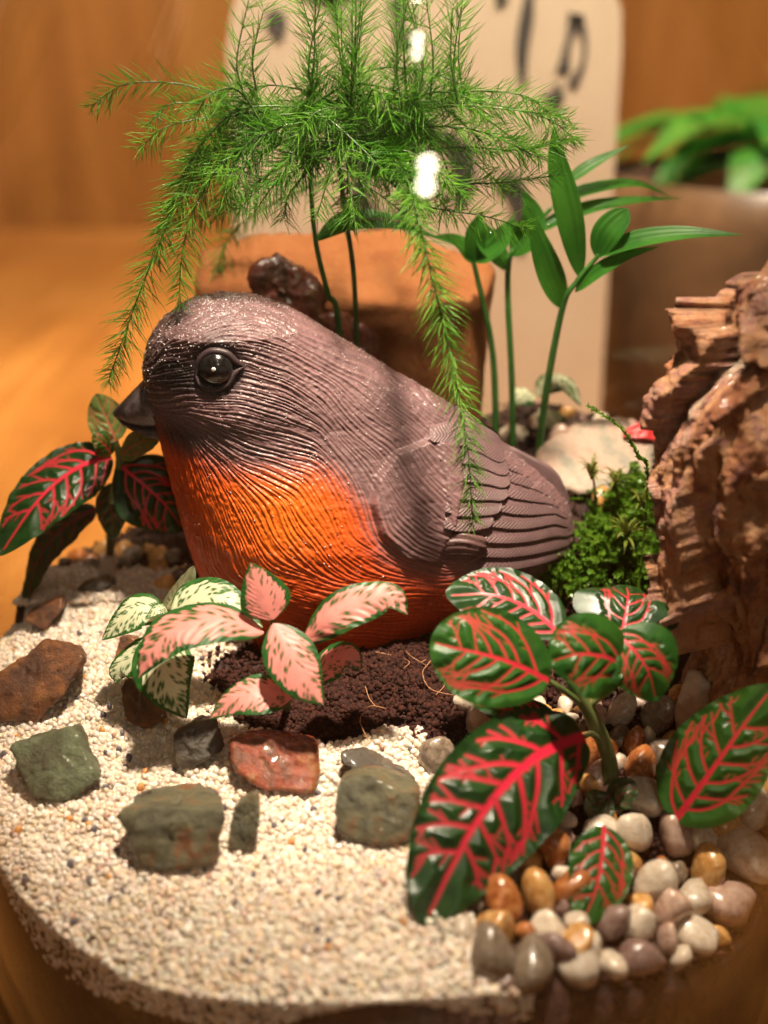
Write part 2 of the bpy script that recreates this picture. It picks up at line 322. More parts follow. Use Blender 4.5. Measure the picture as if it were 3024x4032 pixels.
# loose strip along the front of the glass, and the cut edge of the sand seen through it
a1 = rng.uniform(-math.pi*.95, -math.pi*.28, 3000); dz = rng.random(3000)**1.6*(.55+.35*np.sin(a1*5)+.2*np.sin(a1*13)); ax, ay = (JR-.1)*np.cos(a1), JY+(JR-.1)*np.sin(a1)
kk = (ax < 2.2+.9*noise(np.stack([ax, dz*3, ay], 1), 2.5, 3)); ax, ay, dz = ax[kk], ay[kk], dz[kk]
gx, gy, gz = np.concatenate([gx, ax]), np.concatenate([gy, ay]), np.concatenate([gz, ground(ax, ay)-dz])
n = gx.size; cl = A([.66, .57, .47])*rng.uniform(.78, 1.16, (n, 1))*rng.uniform(.95, 1.05, (n, 3))
u = rng.random(n); cl[u < .25] *= A([1.02, .92, .80]); cl[(u > .25) & (u < .33)] *= A([.95, .82, .76]); cl[u > .93] = A([.80, .76, .68])
grains(gx, gy, gz, rng.uniform(.048, .078, n), 'sand_grains', M_SAND, cl, bed)
# the dark and coloured grains one can pick out
t = NT('grain_slate'); t.set(color=t.ramp(t.noise(9, 3), [(.3, (.05, .045, .055)), (.7, (.14, .12, .14))]), rough=.35); MG = [t.m]
t = NT('grain_orange'); t.set(color=t.ramp(t.noise(9, 3), [(.3, (.45, .16, .04)), (.7, (.62, .32, .10))]), rough=.3); MG.append(t.m)
t = NT('grain_rose'); t.set(color=t.ramp(t.noise(9, 3), [(.3, (.30, .15, .10)), (.7, (.45, .27, .20))]), rough=.3); MG.append(t.m)
gm = [[mesh('grain', ICO[2][0]*(1+.25*noise(ICO[2][0]+k*5, 1.2, k+j))[:, None]*A([1.2, .85, .8]), ICO[2][1], m) for k in range(3)] for j, m in enumerate(MG)]
for k in range(240):
    x, y = rng.uniform(-8.6, 2), rng.uniform(-8.7, 1)
    if not is_sand(A(x), A(y)) or math.hypot(x, y-JY) > JR-.2: continue
    j = rng.choice(3, p=[.58, .24, .18]); o = bpy.data.objects.new('grain', gm[j][rng.integers(3)]); col.objects.link(o); o.parent = bed
    o.location = (x*S, y*S, (float(ground(A(x), A(y)))+.06)*S); r = rng.uniform(.05, .09); o.scale = (r, r, r); o.rotation_euler = rng.uniform(0, 6, 3)
# crumbly red-brown soil round the bird
def crumbs(n, cx, cy, rx, ry, name, cbase, smin=.02, smax=.075, extra=0.):
    q = rng.normal(size=(n, 2))*.55; x, y = cx+q[:, 0]*rx, cy+q[:, 1]*ry; k = (np.hypot(x, y-JY) < JR-.1) & ~is_sand(x+.2, y-.15); x, y = x[k], y[k]
    z = ground(x, y)+extra+.22*np.abs(fbm(np.stack([x, y, x*0], 1), 1.6, 3))*rng.random(x.size)**.5-.04
    cl_ = A(cbase)*rng.uniform(.5, 1.5, (x.size, 1)); return grains(x, y, z, rng.uniform(smin, smax, x.size), name, M_CRUMB, cl_, soil, 1)
crumbs(9000, .6, -1.3, 2.6, 1.6, 'soil_crumbs', (.036, .010, .006))
crumbs(6000, -1.9, -1.9, 2.4, 1.2, 'soil_crumbs', (.034, .010, .006), extra=.05)
crumbs(5000, 5.2, -4.5, 3.6, 4.5, 'soil_crumbs', (.034, .011, .007), .03, .09, -.18)
crumbs(4000, 0, 5, 6, 3, 'soil_crumbs', (.06, .028, .016), .03, .1, -.1)
crumbs(2500, -6, 3.6, 2.6, 1.6, 'soil_crumbs', (.05, .028, .016), .04, .13, -.1)

# ------------------------------------------------------------------ stones
def hull_rock(name, pts, mat, label, cat='stone', rough=.05, sub=5, group=None, seed=0, rnd=.0, parent=None, cuts=.0):
    P = A(pts, float); bm = bmesh.new()
    for p in P: bm.verts.new(p)
    r = bmesh.ops.convex_hull(bm, input=bm.verts[:]); bm.normal_update()
    c = P.mean(0); nn = A([f.normal[:] for f in bm.faces]); pp = A([f.verts[0].co[:] for f in bm.faces]); bm.free()
    d = ((pp-c)*nn).sum(1); s = np.sign(d); nn, d = nn*s[:, None], np.abs(d)
    D, F = ICO[sub]; q = D@nn.T; R = np.where(q > 1e-4, d/np.maximum(q, 1e-4), 1e9)
    r1 = R.min(1)
    if rnd: r1 = (R**(-1/rnd)).sum(1)**(-rnd)
    sz = np.linalg.norm(P.max(0)-P.min(0)); rc_ = np.random.default_rng(seed+77); ne = nrm(rc_.normal(size=(34, 3))); sup = ((P-c)@ne.T).max(0)
    if rough > .015: qe = D@ne.T; r1 = np.minimum(r1, np.where(qe > 1e-3, 1.04*sup*rc_.uniform(.84, .99, 34)/np.maximum(qe, 1e-3), 1e9).min(1))
    W = D*r1[:, None]
    step = fbm(W, 2.2/sz*2, 3, seed); ter = np.round(step*5)/5*.7+step*.3        # chipped ledges
    st2 = fbm(W+3, 7/sz, 3, seed+9); t2_ = np.floor(st2*4)/4+sm(st2*4-np.floor(st2*4), .75, 1.)/4
    W = W+D*(rough*sz*(ter*.35+.35*t2_+.22*fbm(W, 22/sz, 4, seed+3)))[:, None]
    base = A([c[0], c[1], (W[:, 2]+c[2]).min()])
    return tag(obj(name, W+c, F, MR[mat], parent, loc=base), label, cat, group)
rocks = 'stone chips lying on the white sand'
def rk(pts, mat, label, seed, thick=.9, rough=.045, lift=.0, **kw):
    """pts: (px, py, dY) on the near side; the far side repeats them set back and shrunk"""
    lo_ = max(pts, key=lambda p: p[1]); Y0 = kw.pop('Yfix', None); kw.pop('Y', None)
    if Y0 is None: Y0 = on_ground(lo_[0], lo_[1]+6)[1]-lo_[2]-.1
    N = A([at(a, b, Y0+d) for a, b, d in pts]); B = N.copy(); B[:, 1] += thick; B = B*.75+B.mean(0)*.25; B[:, 2] -= .25*thick
    return hull_rock(kw.pop('name', 'stone_chip'), np.vstack([N, B]), mat, label, rough=rough, seed=seed, group=kw.pop('group', rocks), **kw)
rk([(-60, 2840, 0), (130, 2850, -.1), (250, 2740, .0), (350, 2600, .5), (330, 2560, .6), (170, 2515, .9), (0, 2660, .6), (-60, 2700, .4)], 'rust', 'rust brown angular stone chip with a raised lobe lying on the sand', 1, Y=-2.0)
rk([(100, 3150, -.1), (280, 3165, -.2), (395, 3070, 0), (330, 2950, .5), (300, 2855, .9), (30, 2935, .7), (80, 3040, .2)], 'green', 'moss green stone chip with a forked tip lying alone on the sand', 2, Y=-3.2)
rk([(560, 3445, -.2), (700, 3440, -.3), (865, 3400, -.1), (900, 3180, .1), (790, 3180, .4), (715, 3130, 1.0), (440, 3180, .5), (530, 3270, .1)], 'greenrust', 'large olive green stone block with a jutting corner on the open sand', 3, Y=-5.1, thick=1.2)
rk([(890, 3340, 0), (965, 3365, -.1), (1025, 3250, 0), (1015, 3110, .3), (920, 3180, .3)], 'greenrust', 'small upright olive stone chip leaning against the large olive block', 4, Y=-4.6, thick=.6)
rk([(890, 3030, 0), (1040, 3120, -.3), (1230, 3135, -.3), (1280, 3080, -.1), (1255, 2930, .4), (1000, 2890, .6), (905, 2900, .5)], 'red', 'glossy wet red and brown stone chip in front of the soil', 5, Y=-3.6, thick=.9)
rk([(680, 2990, 0), (725, 3045, -.1), (840, 2985, 0), (885, 2950, .2), (850, 2830, .5), (760, 2840, .5), (670, 2900, .2)], 'dark', 'grey brown stone chip under the pink leaved plant', 6, Y=-3.0, thick=.7)
rk([(1325, 3280, -.1), (1500, 3340, -.3), (1640, 3310, -.2), (1670, 3110, .2), (1480, 3060, .5), (1330, 3065, .4), (1315, 3200, 0)], 'greenrust', 'rounded green and brown stone chip beside the large red veined leaf', 7, Y=-4.6, thick=1.0)
rk([(1330, 3010, 0), (1450, 3060, -.2), (1640, 3105, -.2), (1650, 3070, 0), (1420, 2950, .4), (1340, 2960, .2)], 'dark', 'flat dark brown sliver of stone lying behind the rounded green chip', 8, Y=-3.6, thick=.5)
rk([(480, 2830, 0), (560, 2875, -.1), (660, 2830, 0), (640, 2740, .3), (500, 2660, .5), (465, 2720, .3)], 'rust', 'orange brown stone chip under the white leaved plant', 9, Y=-2.0, thick=.7)
rk([(450, 2600, 0), (540, 2600, 0), (540, 2520, .3), (470, 2500, .4)], 'rust', 'small brown stone tucked beneath pale leaves', 10, Y=-1.3, thick=.5)
rk([(90, 2450, 0), (180, 2490, -.1), (250, 2390, .2), (240, 2345, .5), (120, 2400, .4)], 'rust', 'small tan stone chip on the sand near the shaded red veined plant', 11, Y=-.2, thick=.7)
rk([(290, 2330, 0), (400, 2325, -.1), (460, 2290, 0), (440, 2270, .3), (330, 2285, .3)], 'dark', 'thin black stone sliver on the sand', 12, Y=.6, thick=.5)
rk([(380, 2260, 0), (450, 2270, 0), (460, 2200, .3), (400, 2190, .3)], 'pink', 'small pale orange stone beside the black sliver', 13, Y=1.1, thick=.5)
# slab and stones behind the bird
hull_rock('terracotta_slab', [at(790, 990, 7), at(1000, 918, 7.8), at(1560, 902, 7.9), at(1950, 1040, 7.0), at(1890, 1205, 5.6), at(1300, 1215, 5.3), at(765, 1130, 5.6),
    at(800, 1800, 5.6), at(1880, 1800, 5.6), at(1300, 1800, 5.3), at(800, 1400, 7.6), at(1900, 1500, 7.2)], 'terra', 'orange terracotta block with a flat bright top behind the bird', 'terracotta block', .012, 6, seed=20)
rk([(1000, 1240, 0), (1280, 1300, 0), (1300, 1190, .1), (1230, 1060, .3), (1100, 985, .5), (1050, 1040, .2), (955, 1035, .1), (990, 1110, 0)], 'red', 'jagged brown stone propped against the terracotta block', 21, Yfix=4.7, thick=.6, rough=.07, group='stones behind the bird')
rk([(1200, 1600, 0), (1500, 1600, 0), (1500, 1330, .2), (1380, 1220, .4), (1240, 1200, .3)], 'red', 'wet red brown rock behind the back of the bird', 22, Yfix=4.4, thick=.5, rough=.07, group='stones behind the bird')
rk([(2080, 1900, -.5), (2300, 1960, -1), (2560, 1900, -.8), (2600, 1750, .3), (2450, 1640, 1.2), (2250, 1660, 1.2), (2110, 1760, .3)], 'pink', 'pale pink and grey striped stone behind the tail of the bird', 23, thick=.8, rough=.02, group='stones behind the bird')

# big weathered rock standing at the right
lo = A([(2800, 300), (2890, 950), (2850, 1080), (2775, 1250), (2765, 1400), (2690, 1450), (2600, 1560), (2550, 1700), (2535, 1860), (2570, 2000), (2600, 2150), (2680, 2400), (2700, 2560), (2650, 2700), (2640, 2900)], float)
lo = lo[1:]; YR = -1.7
pz = A([at(a, b, YR) for a, b in lo]); zs = np.linspace(pz[:, 2].min()-.9, 9.4, 300); od = np.argsort(pz[:, 2])
xl = np.interp(zs, pz[od, 2], pz[od, 0]); top_ = sm(zs, 8.2, 9.6); xl = np.maximum(xl, 0)+top_*.9
NA2 = 360; th = np.linspace(0, 2*np.pi, NA2, endpoint=False)
xc = np.maximum(8.5, xl+.9); rx = xc-xl; ry = np.interp(zs, [-1, 2, 6, 9.6], [2.3, 2.2, 1.7, .9])
V = np.stack([xc[:, None]+rx[:, None]*np.cos(th), YR+.9*0+ry[:, None]*np.sin(th)*np.ones_like(xc)[:, None], np.broadcast_to(zs[:, None], (300, NA2))], -1).reshape(-1, 3)
dirs = np.stack([np.tile(np.cos(th), 300), np.tile(np.sin(th), 300), np.zeros(300*NA2)], -1)
Q = V*A([1, 1, .38]); r1 = fbm(Q, .9, 4, 31); ridge = 1-np.abs(fbm(Q, 1.1, 3, 41))*2.0
led = fbm(V*A([1, 1, .6]), .55, 3, 51); led = np.round(led*4)/4
t4 = fbm(V*A([1, 1, .45])+.35*np.stack([r1, ridge, r1], 1), .8, 3, 71)*4.5; fl_ = np.floor(t4); t4 = (fl_+sm(t4-fl_, .72, 1.))/4.5
def facets(n_, st, hs, sl, sd0):
    r = np.random.default_rng(sd0); zz_ = V[:, 2]*st; uu = np.tile(th, 300)*2.0; sx, sz_ = r.uniform(0, 4*np.pi, n_), r.uniform(zz_.min(), zz_.max(), n_); best = np.full(len(V), 1e9); out = np.zeros(len(V)); ce = np.zeros(len(V)); wx = .25*r1; wz = .25*led
    for i in range(n_):
        dx = np.abs(uu+wx-sx[i]); dx = np.minimum(dx, 4*np.pi-dx)*np.sign(uu-sx[i]); dz_ = zz_+wz-sz_[i]; d2 = dx*dx+dz_*dz_; k_ = d2 < best; best = np.where(k_, d2, best)
        h_ = r.normal()*hs; ga, gb = r.normal(size=2)*sl; out = np.where(k_, h_+ga*dx+gb*dz_, out); ce = np.where(k_, r.random(), ce)
    return out, ce
f1_, c1_ = facets(46, .38, .24, .30, 5); f2_, c2_ = facets(190, .45, .055, .22, 6)
disp = .16*ridge+.22*t4+f1_+f2_+.05*fbm(V*A([1, 1, .3]), 5., 4, 61)+.03*fbm(V, 9., 3, 62)
V = V+dirs*(disp-.35)[:, None]*np.minimum(1, .25+sm(-V[:, 2], -9.7, -8.5))[:, None]
rad = np.hypot(V[:, 0], V[:, 1]-JY); f = np.minimum(1, (JR-.12)/rad); V[:, 0] *= f; V[:, 1] = JY+(V[:, 1]-JY)*f
V = np.vstack([V, [[xc[-1], YR, zs[-1]]]]); F = grid_faces(300, NA2, True)
o = obj('weathered_rock', V, F, MR['bark'], attrs={'cell': np.append(.6*c1_+.4*c2_, .5)}, loc=(8, YR, zs[0])); tag(o, 'tall weathered rust coloured rock with flaky ridges standing against the glass', 'rock')
hull_rock('stone_chip', [at(2660, 2900, -2.6), at(2780, 2920, -2.6), at(2800, 2700, -2.4), at(2720, 2620, -2.3), at(2650, 2760, -2.5), at(2680, 2900, -1.8), at(2790, 2880, -1.8), at(2760, 2640, -1.8)], 'pink', 'pale grey green stone at the foot of the tall weathered rock', seed=26, rough=.05)

# ------------------------------------------------------------------ pebbles
def peb(j):
    r = np.random.default_rng(900+j); D = ICO[3][0]; nn = nrm(r.normal(size=(11, 3))); d = r.uniform(.72, 1.0, 11); q = D@nn.T
    R = np.where(q > 1e-3, d/np.maximum(q, 1e-3), 1e9); R = np.hstack([R, np.full((len(D), 1), 1.12)]); r1 = (R**-9.).sum(1)**(-1/9.)
    return D*(r1*(1.12+.10*noise(D+j*9, 1.1, j)+.035*noise(D+j*3, 3.2, j+5)))[:, None]*A([1.22, .92, .84])
pt = {k: [mesh('pebble', peb(j), ICO[3][1], m) for j in range(9)] for k, m in MP.items()}
placed = []
def where(kind, p, r):
    size = 'large ' if r > .36 else 'small ' if r < .28 else ''
    d = math.hypot(p[0], p[1]-JY)
    spot = 'against the curved glass' if d > JR-.9 else 'near the foot of the weathered rock' if p[0] > 4.6 and p[1] > -4.2 else 'in the shade of the biggest red veined leaf' if p[0] < 2.8 else 'on the soil before the red veined plant'
    return size+'wet '+kind+' pebble '+spot
def pebble(p, r, kind, rot=None, label=None, group='pebbles around the red veined plant'):
    o = bpy.data.objects.new('pebble', pt[kind][rng.integers(9)]); col.objects.link(o); o.location = A(p)*S; o.scale = (r, r, r)
    o.rotation_euler = rot if rot is not None else rng.uniform(0, 6.28, 3); tag(o, label or where(kind, p, r), 'pebble', group); placed.append((*p, r)); return o
hand = [(2660, 3290, 85, 'pinkish'), (2780, 3420, 80, 'amber'), (2960, 3370, 120, 'milky white'), (2580, 3500, 90, 'milky white'), (2640, 3580, 90, 'pinkish'), (2730, 3530, 75, 'milky white'), (2900, 3560, 100, 'pinkish'), (2750, 3680, 75, 'milky white'),
        (2520, 3640, 75, 'milky white'), (2330, 3900, 105, 'milky white'), (2540, 3790, 75, 'mauve'), (2110, 3520, 75, 'amber'), (2180, 3340, 85, 'rusty orange'), (2490, 3290, 80, 'milky white'), (2540, 3150, 80, 'milky white'), (2590, 2820, 70, 'grey brown'),
        (2620, 2960, 70, 'grey brown'), (2500, 2920, 50, 'rusty orange'), (2530, 3030, 70, 'rusty orange'), (2650, 3080, 55, 'milky white'), (2110, 3850, 95, 'grey brown'), (2270, 3720, 70, 'amber'), (2410, 3630, 65, 'mauve'), (2850, 3260, 60, 'amber'),
        (2960, 3200, 80, 'milky white'), (2760, 3300, 60, 'milky white'), (2440, 3430, 60, 'pinkish'), (2080, 3400, 60, 'amber'), (1990, 3560, 80, 'rusty orange'), (1930, 3750, 90, 'grey brown'), (2190, 3740, 60, 'mauve'), (2000, 2920, 60, 'grey brown'),
        (1720, 2990, 75, 'grey brown'), (2440, 2800, 60, 'milky white'), (2480, 2690, 50, 'grey brown'), (2250, 3500, 80, 'rusty orange'), (3000, 3060, 90, 'amber'), (2870, 3130, 70, 'rusty orange'), (2780, 3180, 60, 'pinkish')]
PXCM = 1512/TH
for a, b, r, kd in hand:
    g = on_ground(a, b, .12); dep = (g-CAM)@FW; rc = r*dep/PXCM*.98
    if math.hypot(g[0], g[1]-JY) > JR-rc-.05: s_ = (JR-rc-.05)/math.hypot(g[0], g[1]-JY); g = A([g[0]*s_, JY+(g[1]-JY)*s_, g[2]])
    pebble((g[0], g[1], g[2]+.02), rc, kd)
def fill(n, x0, x1, y0, y1, kinds, pr, rmin, rmax, label=None, group=None, ok=lambda x, y: True):
    c = 0
    for _ in range(n*30):
        x, y = rng.uniform(x0, x1), rng.uniform(y0, y1); r = rng.uniform(rmin, rmax)
        if math.hypot(x, y-JY) > JR-r-.03 or is_sand(A(x+.15), A(y)) or not ok(x, y): continue
        z = float(ground(A(x), A(y)))-.02
        if any((x-a)**2+(y-b)**2 < (.70*(r+q))**2 for a, b, cz, q in placed): continue
        kd = rng.choice(kinds, p=pr)
        pebble((x, y, z), r, kd, label=label and ('small ' if r < .24 else 'large ' if r > .30 else '')+label % kd, group=group or 'pebbles around the red veined plant'); c += 1
        if c >= n: break
kinds = list(MP); 
fill(120, .6, 8.8, -8.6, -1.6, kinds, [.36, .18, .18, .12, .06, .10], .14, .44, ok=lambda x, y: x > 1.7 or y < -5)
fill(28, -8.6, -3.8, 2.2, 4.6, kinds, [.10, .25, .10, .35, .05, .15], .18, .32, 'dim %s pebble behind the sand under the shaded red veined plant', 'pebbles under the shaded plant')
fill(25, 3.2, 7.5, 3.2, 7.2, kinds, [.3, .15, .3, .15, .05, .05], .2, .35, '%s pebble among the palm stems behind the tail', 'pebbles among the palm stems')

# ------------------------------------------------------------------ the bird figurine
YBIRD = 2.0
Lp = [(900, 1143), (800, 1152), (720, 1180), (640, 1240), (590, 1310), (568, 1400), (575, 1475), (605, 1600), (640, 1720), (660, 1800), (690, 1900), (718, 2000), (745, 2100), (780, 2200), (835, 2310), (910, 2420), (960, 2560)]
Rp = [(900, 1143), (1000, 1152), (1100, 1182), (1200, 1232), (1300, 1292), (1400, 1352), (1500, 1412), (1600, 1472), (1690, 1525), (1800, 1590), (1900, 1662), (2000, 1745), (2100, 1830), (2190, 1920), (2240, 2000), (2262, 2090), (2245, 2160), (2170, 2230), (2040, 2290), (1930, 2380), (1880, 2560)]
TOPDROP = .10
def prof(pp):
    q = spline([at(a, b, YBIRD) for a, b in pp], 400); return q[:, 0], q[:, 2]-TOPDROP*sm(q[:, 2], 1, 4)
lx, lz = prof(Lp); rx_, rz = prof(Rp); ZT = lz[0]-1e-3
Wz = ([-2, -.4, .5, 1.5, 2.5, 3.5, 4.4, 5.0, 5.8, 6.6, 9], [1.9, 2.15, 2.5, 2.65, 2.55, 2.3, 2.0, 1.85, 1.8, 1.7, 1.6])
Xc = ([-2, 1.5, 3.0, 4.2, 5.2, 6.2, 9], [-1.1, -1.2, -1.7, -2.6, -3.2, -3.5, -3.45])
def section(z):
    z = np.clip(z, -1.5, ZT); xl_ = np.interp(z, lz[::-1], lx[::-1]); xr = np.interp(z, rz[::-1], rx_[::-1])
    xc_ = np.clip(np.interp(z, *Xc), xl_+.35*(xr-xl_), xr-.35*(xr-xl_)); wd = np.minimum(np.interp(z, *Wz), .49*(xr-xl_)); return xl_, xr, xc_, wd
def ybody(x, z):
    xl_, xr, xc_, wd = section(z); fr = x < xc_; a = np.where(fr, xc_-xl_, xr-xc_)+1e-6; n = np.where(fr, 2.15, 1.75)
    return wd*np.maximum(1-np.minimum(np.abs(x-xc_)/a, 1)**n, 0)**(1/n)*(z < ZT)
def surf(px, py, off=0.):                     # where the sight line meets the bird's flank
    px, py = np.atleast_1d(A(px, float)), np.atleast_1d(A(py, float)); d = FW+np.stack([(px-1512)/1512*TH, px*0, px*0], -1)+UP*((2016-py)/2016*TV)[:, None]
    Yc = np.full(px.shape, YBIRD-1.2)
    for _ in range(60):
        P = CAM+d*((Yc-CAM[1])/d[:, 1])[:, None]; Yc = .7*Yc+.3*(YBIRD-ybody(P[:, 0], P[:, 2]))
    P = CAM+d*((Yc-CAM[1])/d[:, 1])[:, None]; P[:, 1] = Yc-off; return P
# flow of the carved plumage
ctl = A([(620, 1350, .5, -.9), (750, 1250, 1, -.5), (900, 1200, 1, -.1), (1050, 1220, 1, .35), (1200, 1300, 1, .6), (1400, 1400, 1, .75), (1600, 1560, 1, 1), (700, 1420, 1, -.35), (800, 1350, 1, -.25), (950, 1350, 1, .25),
  (1050, 1450, 1, .45), (1200, 1500, 1, .8), (1350, 1600, .8, 1), (1500, 1700, .9, .7), (700, 1580, 1, -.1), (800, 1560, 1, .15), (900, 1580, 1, .25), (1000, 1620, 1, .5), (1150, 1700, 1, .6), (800, 1700, 1, .6), (900, 1750, 1, .6),
  (1000, 1800, 1, .45), (700, 1750, .6, 1), (1200, 1800, 1, .4), (1300, 1750, .9, .7), (720, 1900, .35, 1), (850, 1950, .6, 1), (950, 1950, .8, .8), (1100, 1900, .9, .6), (1250, 1950, .6, 1), (1350, 2050, .4, 1), (800, 2100, .35, 1),
  (950, 2150, .6, .9), (1100, 2100, .7, .9), (1250, 2150, .7, .8), (1400, 2200, .9, .6), (1000, 2350, .95, .35), (1200, 2350, 1, .15), (1400, 2350, 1, 0), (1600, 2400, 1, 0), (1480, 2050, .3, 1), (1550, 1850, .6, .9), (1650, 1950, .7, .7),
  (1600, 2100, .8, .8), (1700, 2180, 1, .4), (1800, 1700, 1, .6), (1950, 1850, 1, .4), (2100, 2000, 1, 0), (1850, 2250, 1, -.2)], float)
cp = surf(ctl[:, 0], ctl[:, 1]); cv = nrm(np.stack([ctl[:, 2], -ctl[:, 3]], 1)*A([1, 1.0]))
GS = .016; GX = np.arange(-6.6, 5.0, GS); GZ = np.arange(-1.2, 8.4, GS); gxx, gzz = np.meshgrid(GX, GZ); vx = np.zeros_like(gxx); vz = np.zeros_like(gxx)
for (a, _, b), (c_, d_) in zip(cp, cv):
    wt = 1/((gxx-a)**2+(gzz-b)**2+.02)**2; vx += wt*c_; vz += wt*d_
wob = fbm(np.stack([gxx.ravel(), gzz.ravel(), gxx.ravel()*0], 1), .9, 2, 3).reshape(gxx.shape)*.28
l_ = np.hypot(vx, vz); vx, vz = vx/l_, vz/l_; vx, vz = vx*np.cos(wob)-vz*np.sin(wob), vx*np.sin(wob)+vz*np.cos(wob)
def blur(a, s_):
    r = int(3*s_); k = np.exp(-.5*(np.arange(-r, r+1)/s_)**2); k /= k.sum()
    for ax_ in (0, 1): a = np.apply_along_axis(lambda m: np.convolve(m, k, 'same'), ax_, a)
    return a
wn = rng.normal(size=gxx.shape); wn = blur(wn, .8)-blur(wn, 1.8); acc = np.zeros_like(wn)
def samp(img, x, z):
    fx = np.clip((x-GX[0])/GS, 0, len(GX)-1.001); fz = np.clip((z-GZ[0])/GS, 0, len(GZ)-1.001); i, j = fz.astype(int), fx.astype(int); b, a = fz-i, fx-j
    return (img[i, j]*(1-a)+img[i, j+1]*a)*(1-b)+(img[i+1, j]*(1-a)+img[i+1, j+1]*a)*b
for sg in (1, -1):
    x, z = gxx.copy(), gzz.copy()
    for k in range(44):
        acc += samp(wn, x, z)*np.cos(k/44*np.pi/2); ax_, az_ = samp(vx, x, z), samp(vz, x, z); x += sg*GS*ax_; z += sg*GS*az_
LIC = np.tanh(acc/acc.std()*1.1)
NZ, NT_ = 600, 760
tt = np.linspace(0, 1, NZ); zrow = -.75+(ZT+.75-1e-4)*np.sin(tt*np.pi/2)
xl_, xr, xc_, wd = section(zrow); th = np.concatenate([np.linspace(-.25, np.pi+.25, 620, endpoint=False), np.linspace(np.pi+.25, 2*np.pi-.25, NT_-620, endpoint=False)]); c_, s_ = np.cos(th), np.sin(th)
n_ = np.where(c_ < 0, 2.15, 1.75); cx = np.sign(c_)*np.abs(c_)**(2/n_); sy = np.sign(s_)*np.abs(s_)**(2/n_)
a_ = np.where(c_[None] < 0, (xc_-xl_)[:, None], (xr-xc_)[:, None])
B = np.stack([xc_[:, None]+a_*cx, YBIRD-wd[:, None]*sy, np.broadcast_to(zrow[:, None], a_.shape)], -1)
du = np.gradient(B, axis=0); dv = np.roll(B, -1, 1)-np.roll(B, 1, 1); N = nrm(np.cross(dv, du)); N[-3:] = (0, 0, 1)
if ((N*(B-A([-1, YBIRD, 3]))).sum(-1)).mean() < 0: N = -N
def pip(poly, x, z):
    ins = np.zeros(x.shape, bool); dist = np.full(x.shape, 1e9); n = len(poly)
    for i in range(n):
        (x1, z1), (x2, z2) = poly[i], poly[(i+1) % n]
        ins ^= ((z1 > z) != (z2 > z)) & (x < (x2-x1)*(z-z1)/(z2-z1+1e-12)+x1)
        tq = np.clip(((x-x1)*(x2-x1)+(z-z1)*(z2-z1))/((x2-x1)**2+(z2-z1)**2), 0, 1); dist = np.minimum(dist, np.hypot(x-x1-tq*(x2-x1), z-z1-tq*(z2-z1)))
    return np.where(ins, dist, -dist)
def polyxz(pp): q = surf([a for a, b in pp], [b for a, b in pp]); return list(zip(q[:, 0], q[:, 2]))
bx_, bz_ = B[..., 0], B[..., 2]
lic = samp(LIC, bx_, bz_)
should = pip(polyxz([(1455, 1990), (1475, 1880), (1550, 1775), (1680, 1725), (1800, 1740), (1830, 1900), (1800, 2080), (1720, 2230), (1590, 2210), (1490, 2110)]), bx_, bz_)
wingm = pip(polyxz([(1700, 1710), (1830, 1680), (2000, 1770), (2130, 1850), (2235, 1960), (2255, 2090), (2200, 2170), (2000, 2180), (1850, 2150), (1760, 2080)]), bx_, bz_)
e3 = surf(850, 1455)[0]
de = np.hypot(bx_-e3[0], (bz_-e3[2]))
disp = .16*sm(should, -.02, .14)+.08*sm(wingm, -.02, .12)-.13*np.exp(-(de/.62)**2)
cheek = surf(900, 1640)[0]; disp += .10*np.exp(-((bx_-cheek[0])/.8)**2-((bz_-cheek[2])/.5)**2)
brow = surf(800, 1330)[0]; disp += .07*np.exp(-((bx_-brow[0])/.8)**2-((bz_-brow[2])/.3)**2)
nk = surf(1150, 1800)[0]; disp -= .07*np.exp(-((bx_-nk[0])/1.0)**2-((bz_-nk[2])/.45)**2)
amp = .0165*sm(de, .35, .8)*(1-.7*sm(wingm, -.05, .1)); q_ = B.reshape(-1, 3)
rough_ = .010*noise(q_, 16, 4)+.012*noise(q_, 7, 8)
disp = disp+amp*lic+rough_.reshape(lic.shape)
Bd = B+N*disp[..., None]
# paint: mauve brown above, orange breast, black round the eye
orp = pip(polyxz([(560, 1690), (640, 1700), (740, 1790), (900, 1850), (1080, 1850), (1230, 1840), (1340, 1900), (1410, 1990), (1450, 2100), (1500, 2200), (1620, 2260), (1760, 2290), (1850, 2340), (1900, 2600), (1400, 2640), (800, 2600), (600, 2200)]), bx_, bz_)
nz2 = fbm(q_, 1.2, 4, 12).reshape(lic.shape); m_or = sm(orp+.14*nz2+.16*lic, -.42, .36)
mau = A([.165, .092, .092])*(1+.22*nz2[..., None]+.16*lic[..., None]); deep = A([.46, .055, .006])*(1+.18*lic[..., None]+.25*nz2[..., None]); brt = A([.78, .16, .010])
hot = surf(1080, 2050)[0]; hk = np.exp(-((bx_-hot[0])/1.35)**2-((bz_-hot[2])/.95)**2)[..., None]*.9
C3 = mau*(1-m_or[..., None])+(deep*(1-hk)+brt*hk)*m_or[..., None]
lore = surf(720, 1480)[0]; blk = np.maximum(np.exp(-(de/.60)**4)*.97, .95*np.exp(-((bx_-lore[0])/.85)**2-((bz_-lore[2])/.42)**2))
thr = surf(680, 1720)[0]; blk = np.maximum(blk, .55*np.exp(-((bx_-thr[0])/.6)**2-((bz_-thr[2])/.35)**2))
blk = np.clip(blk*1.5, 0, .98)*np.clip(1+.25*lic, .6, 1); C3 = C3*(1-blk[..., None])+A([.012, .008, .009])*blk[..., None]
C3 = np.clip(C3, .004, 1)
bird = thing('bird_figurine', 'round bird figurine with mauve brown back and orange breast sitting in the soil', 'figurine', (-1, YBIRD, -.3))
t = NT('bird_paint'); c = t.attr('col', 'Color'); sp_ = t.noise(28, 2, .5)
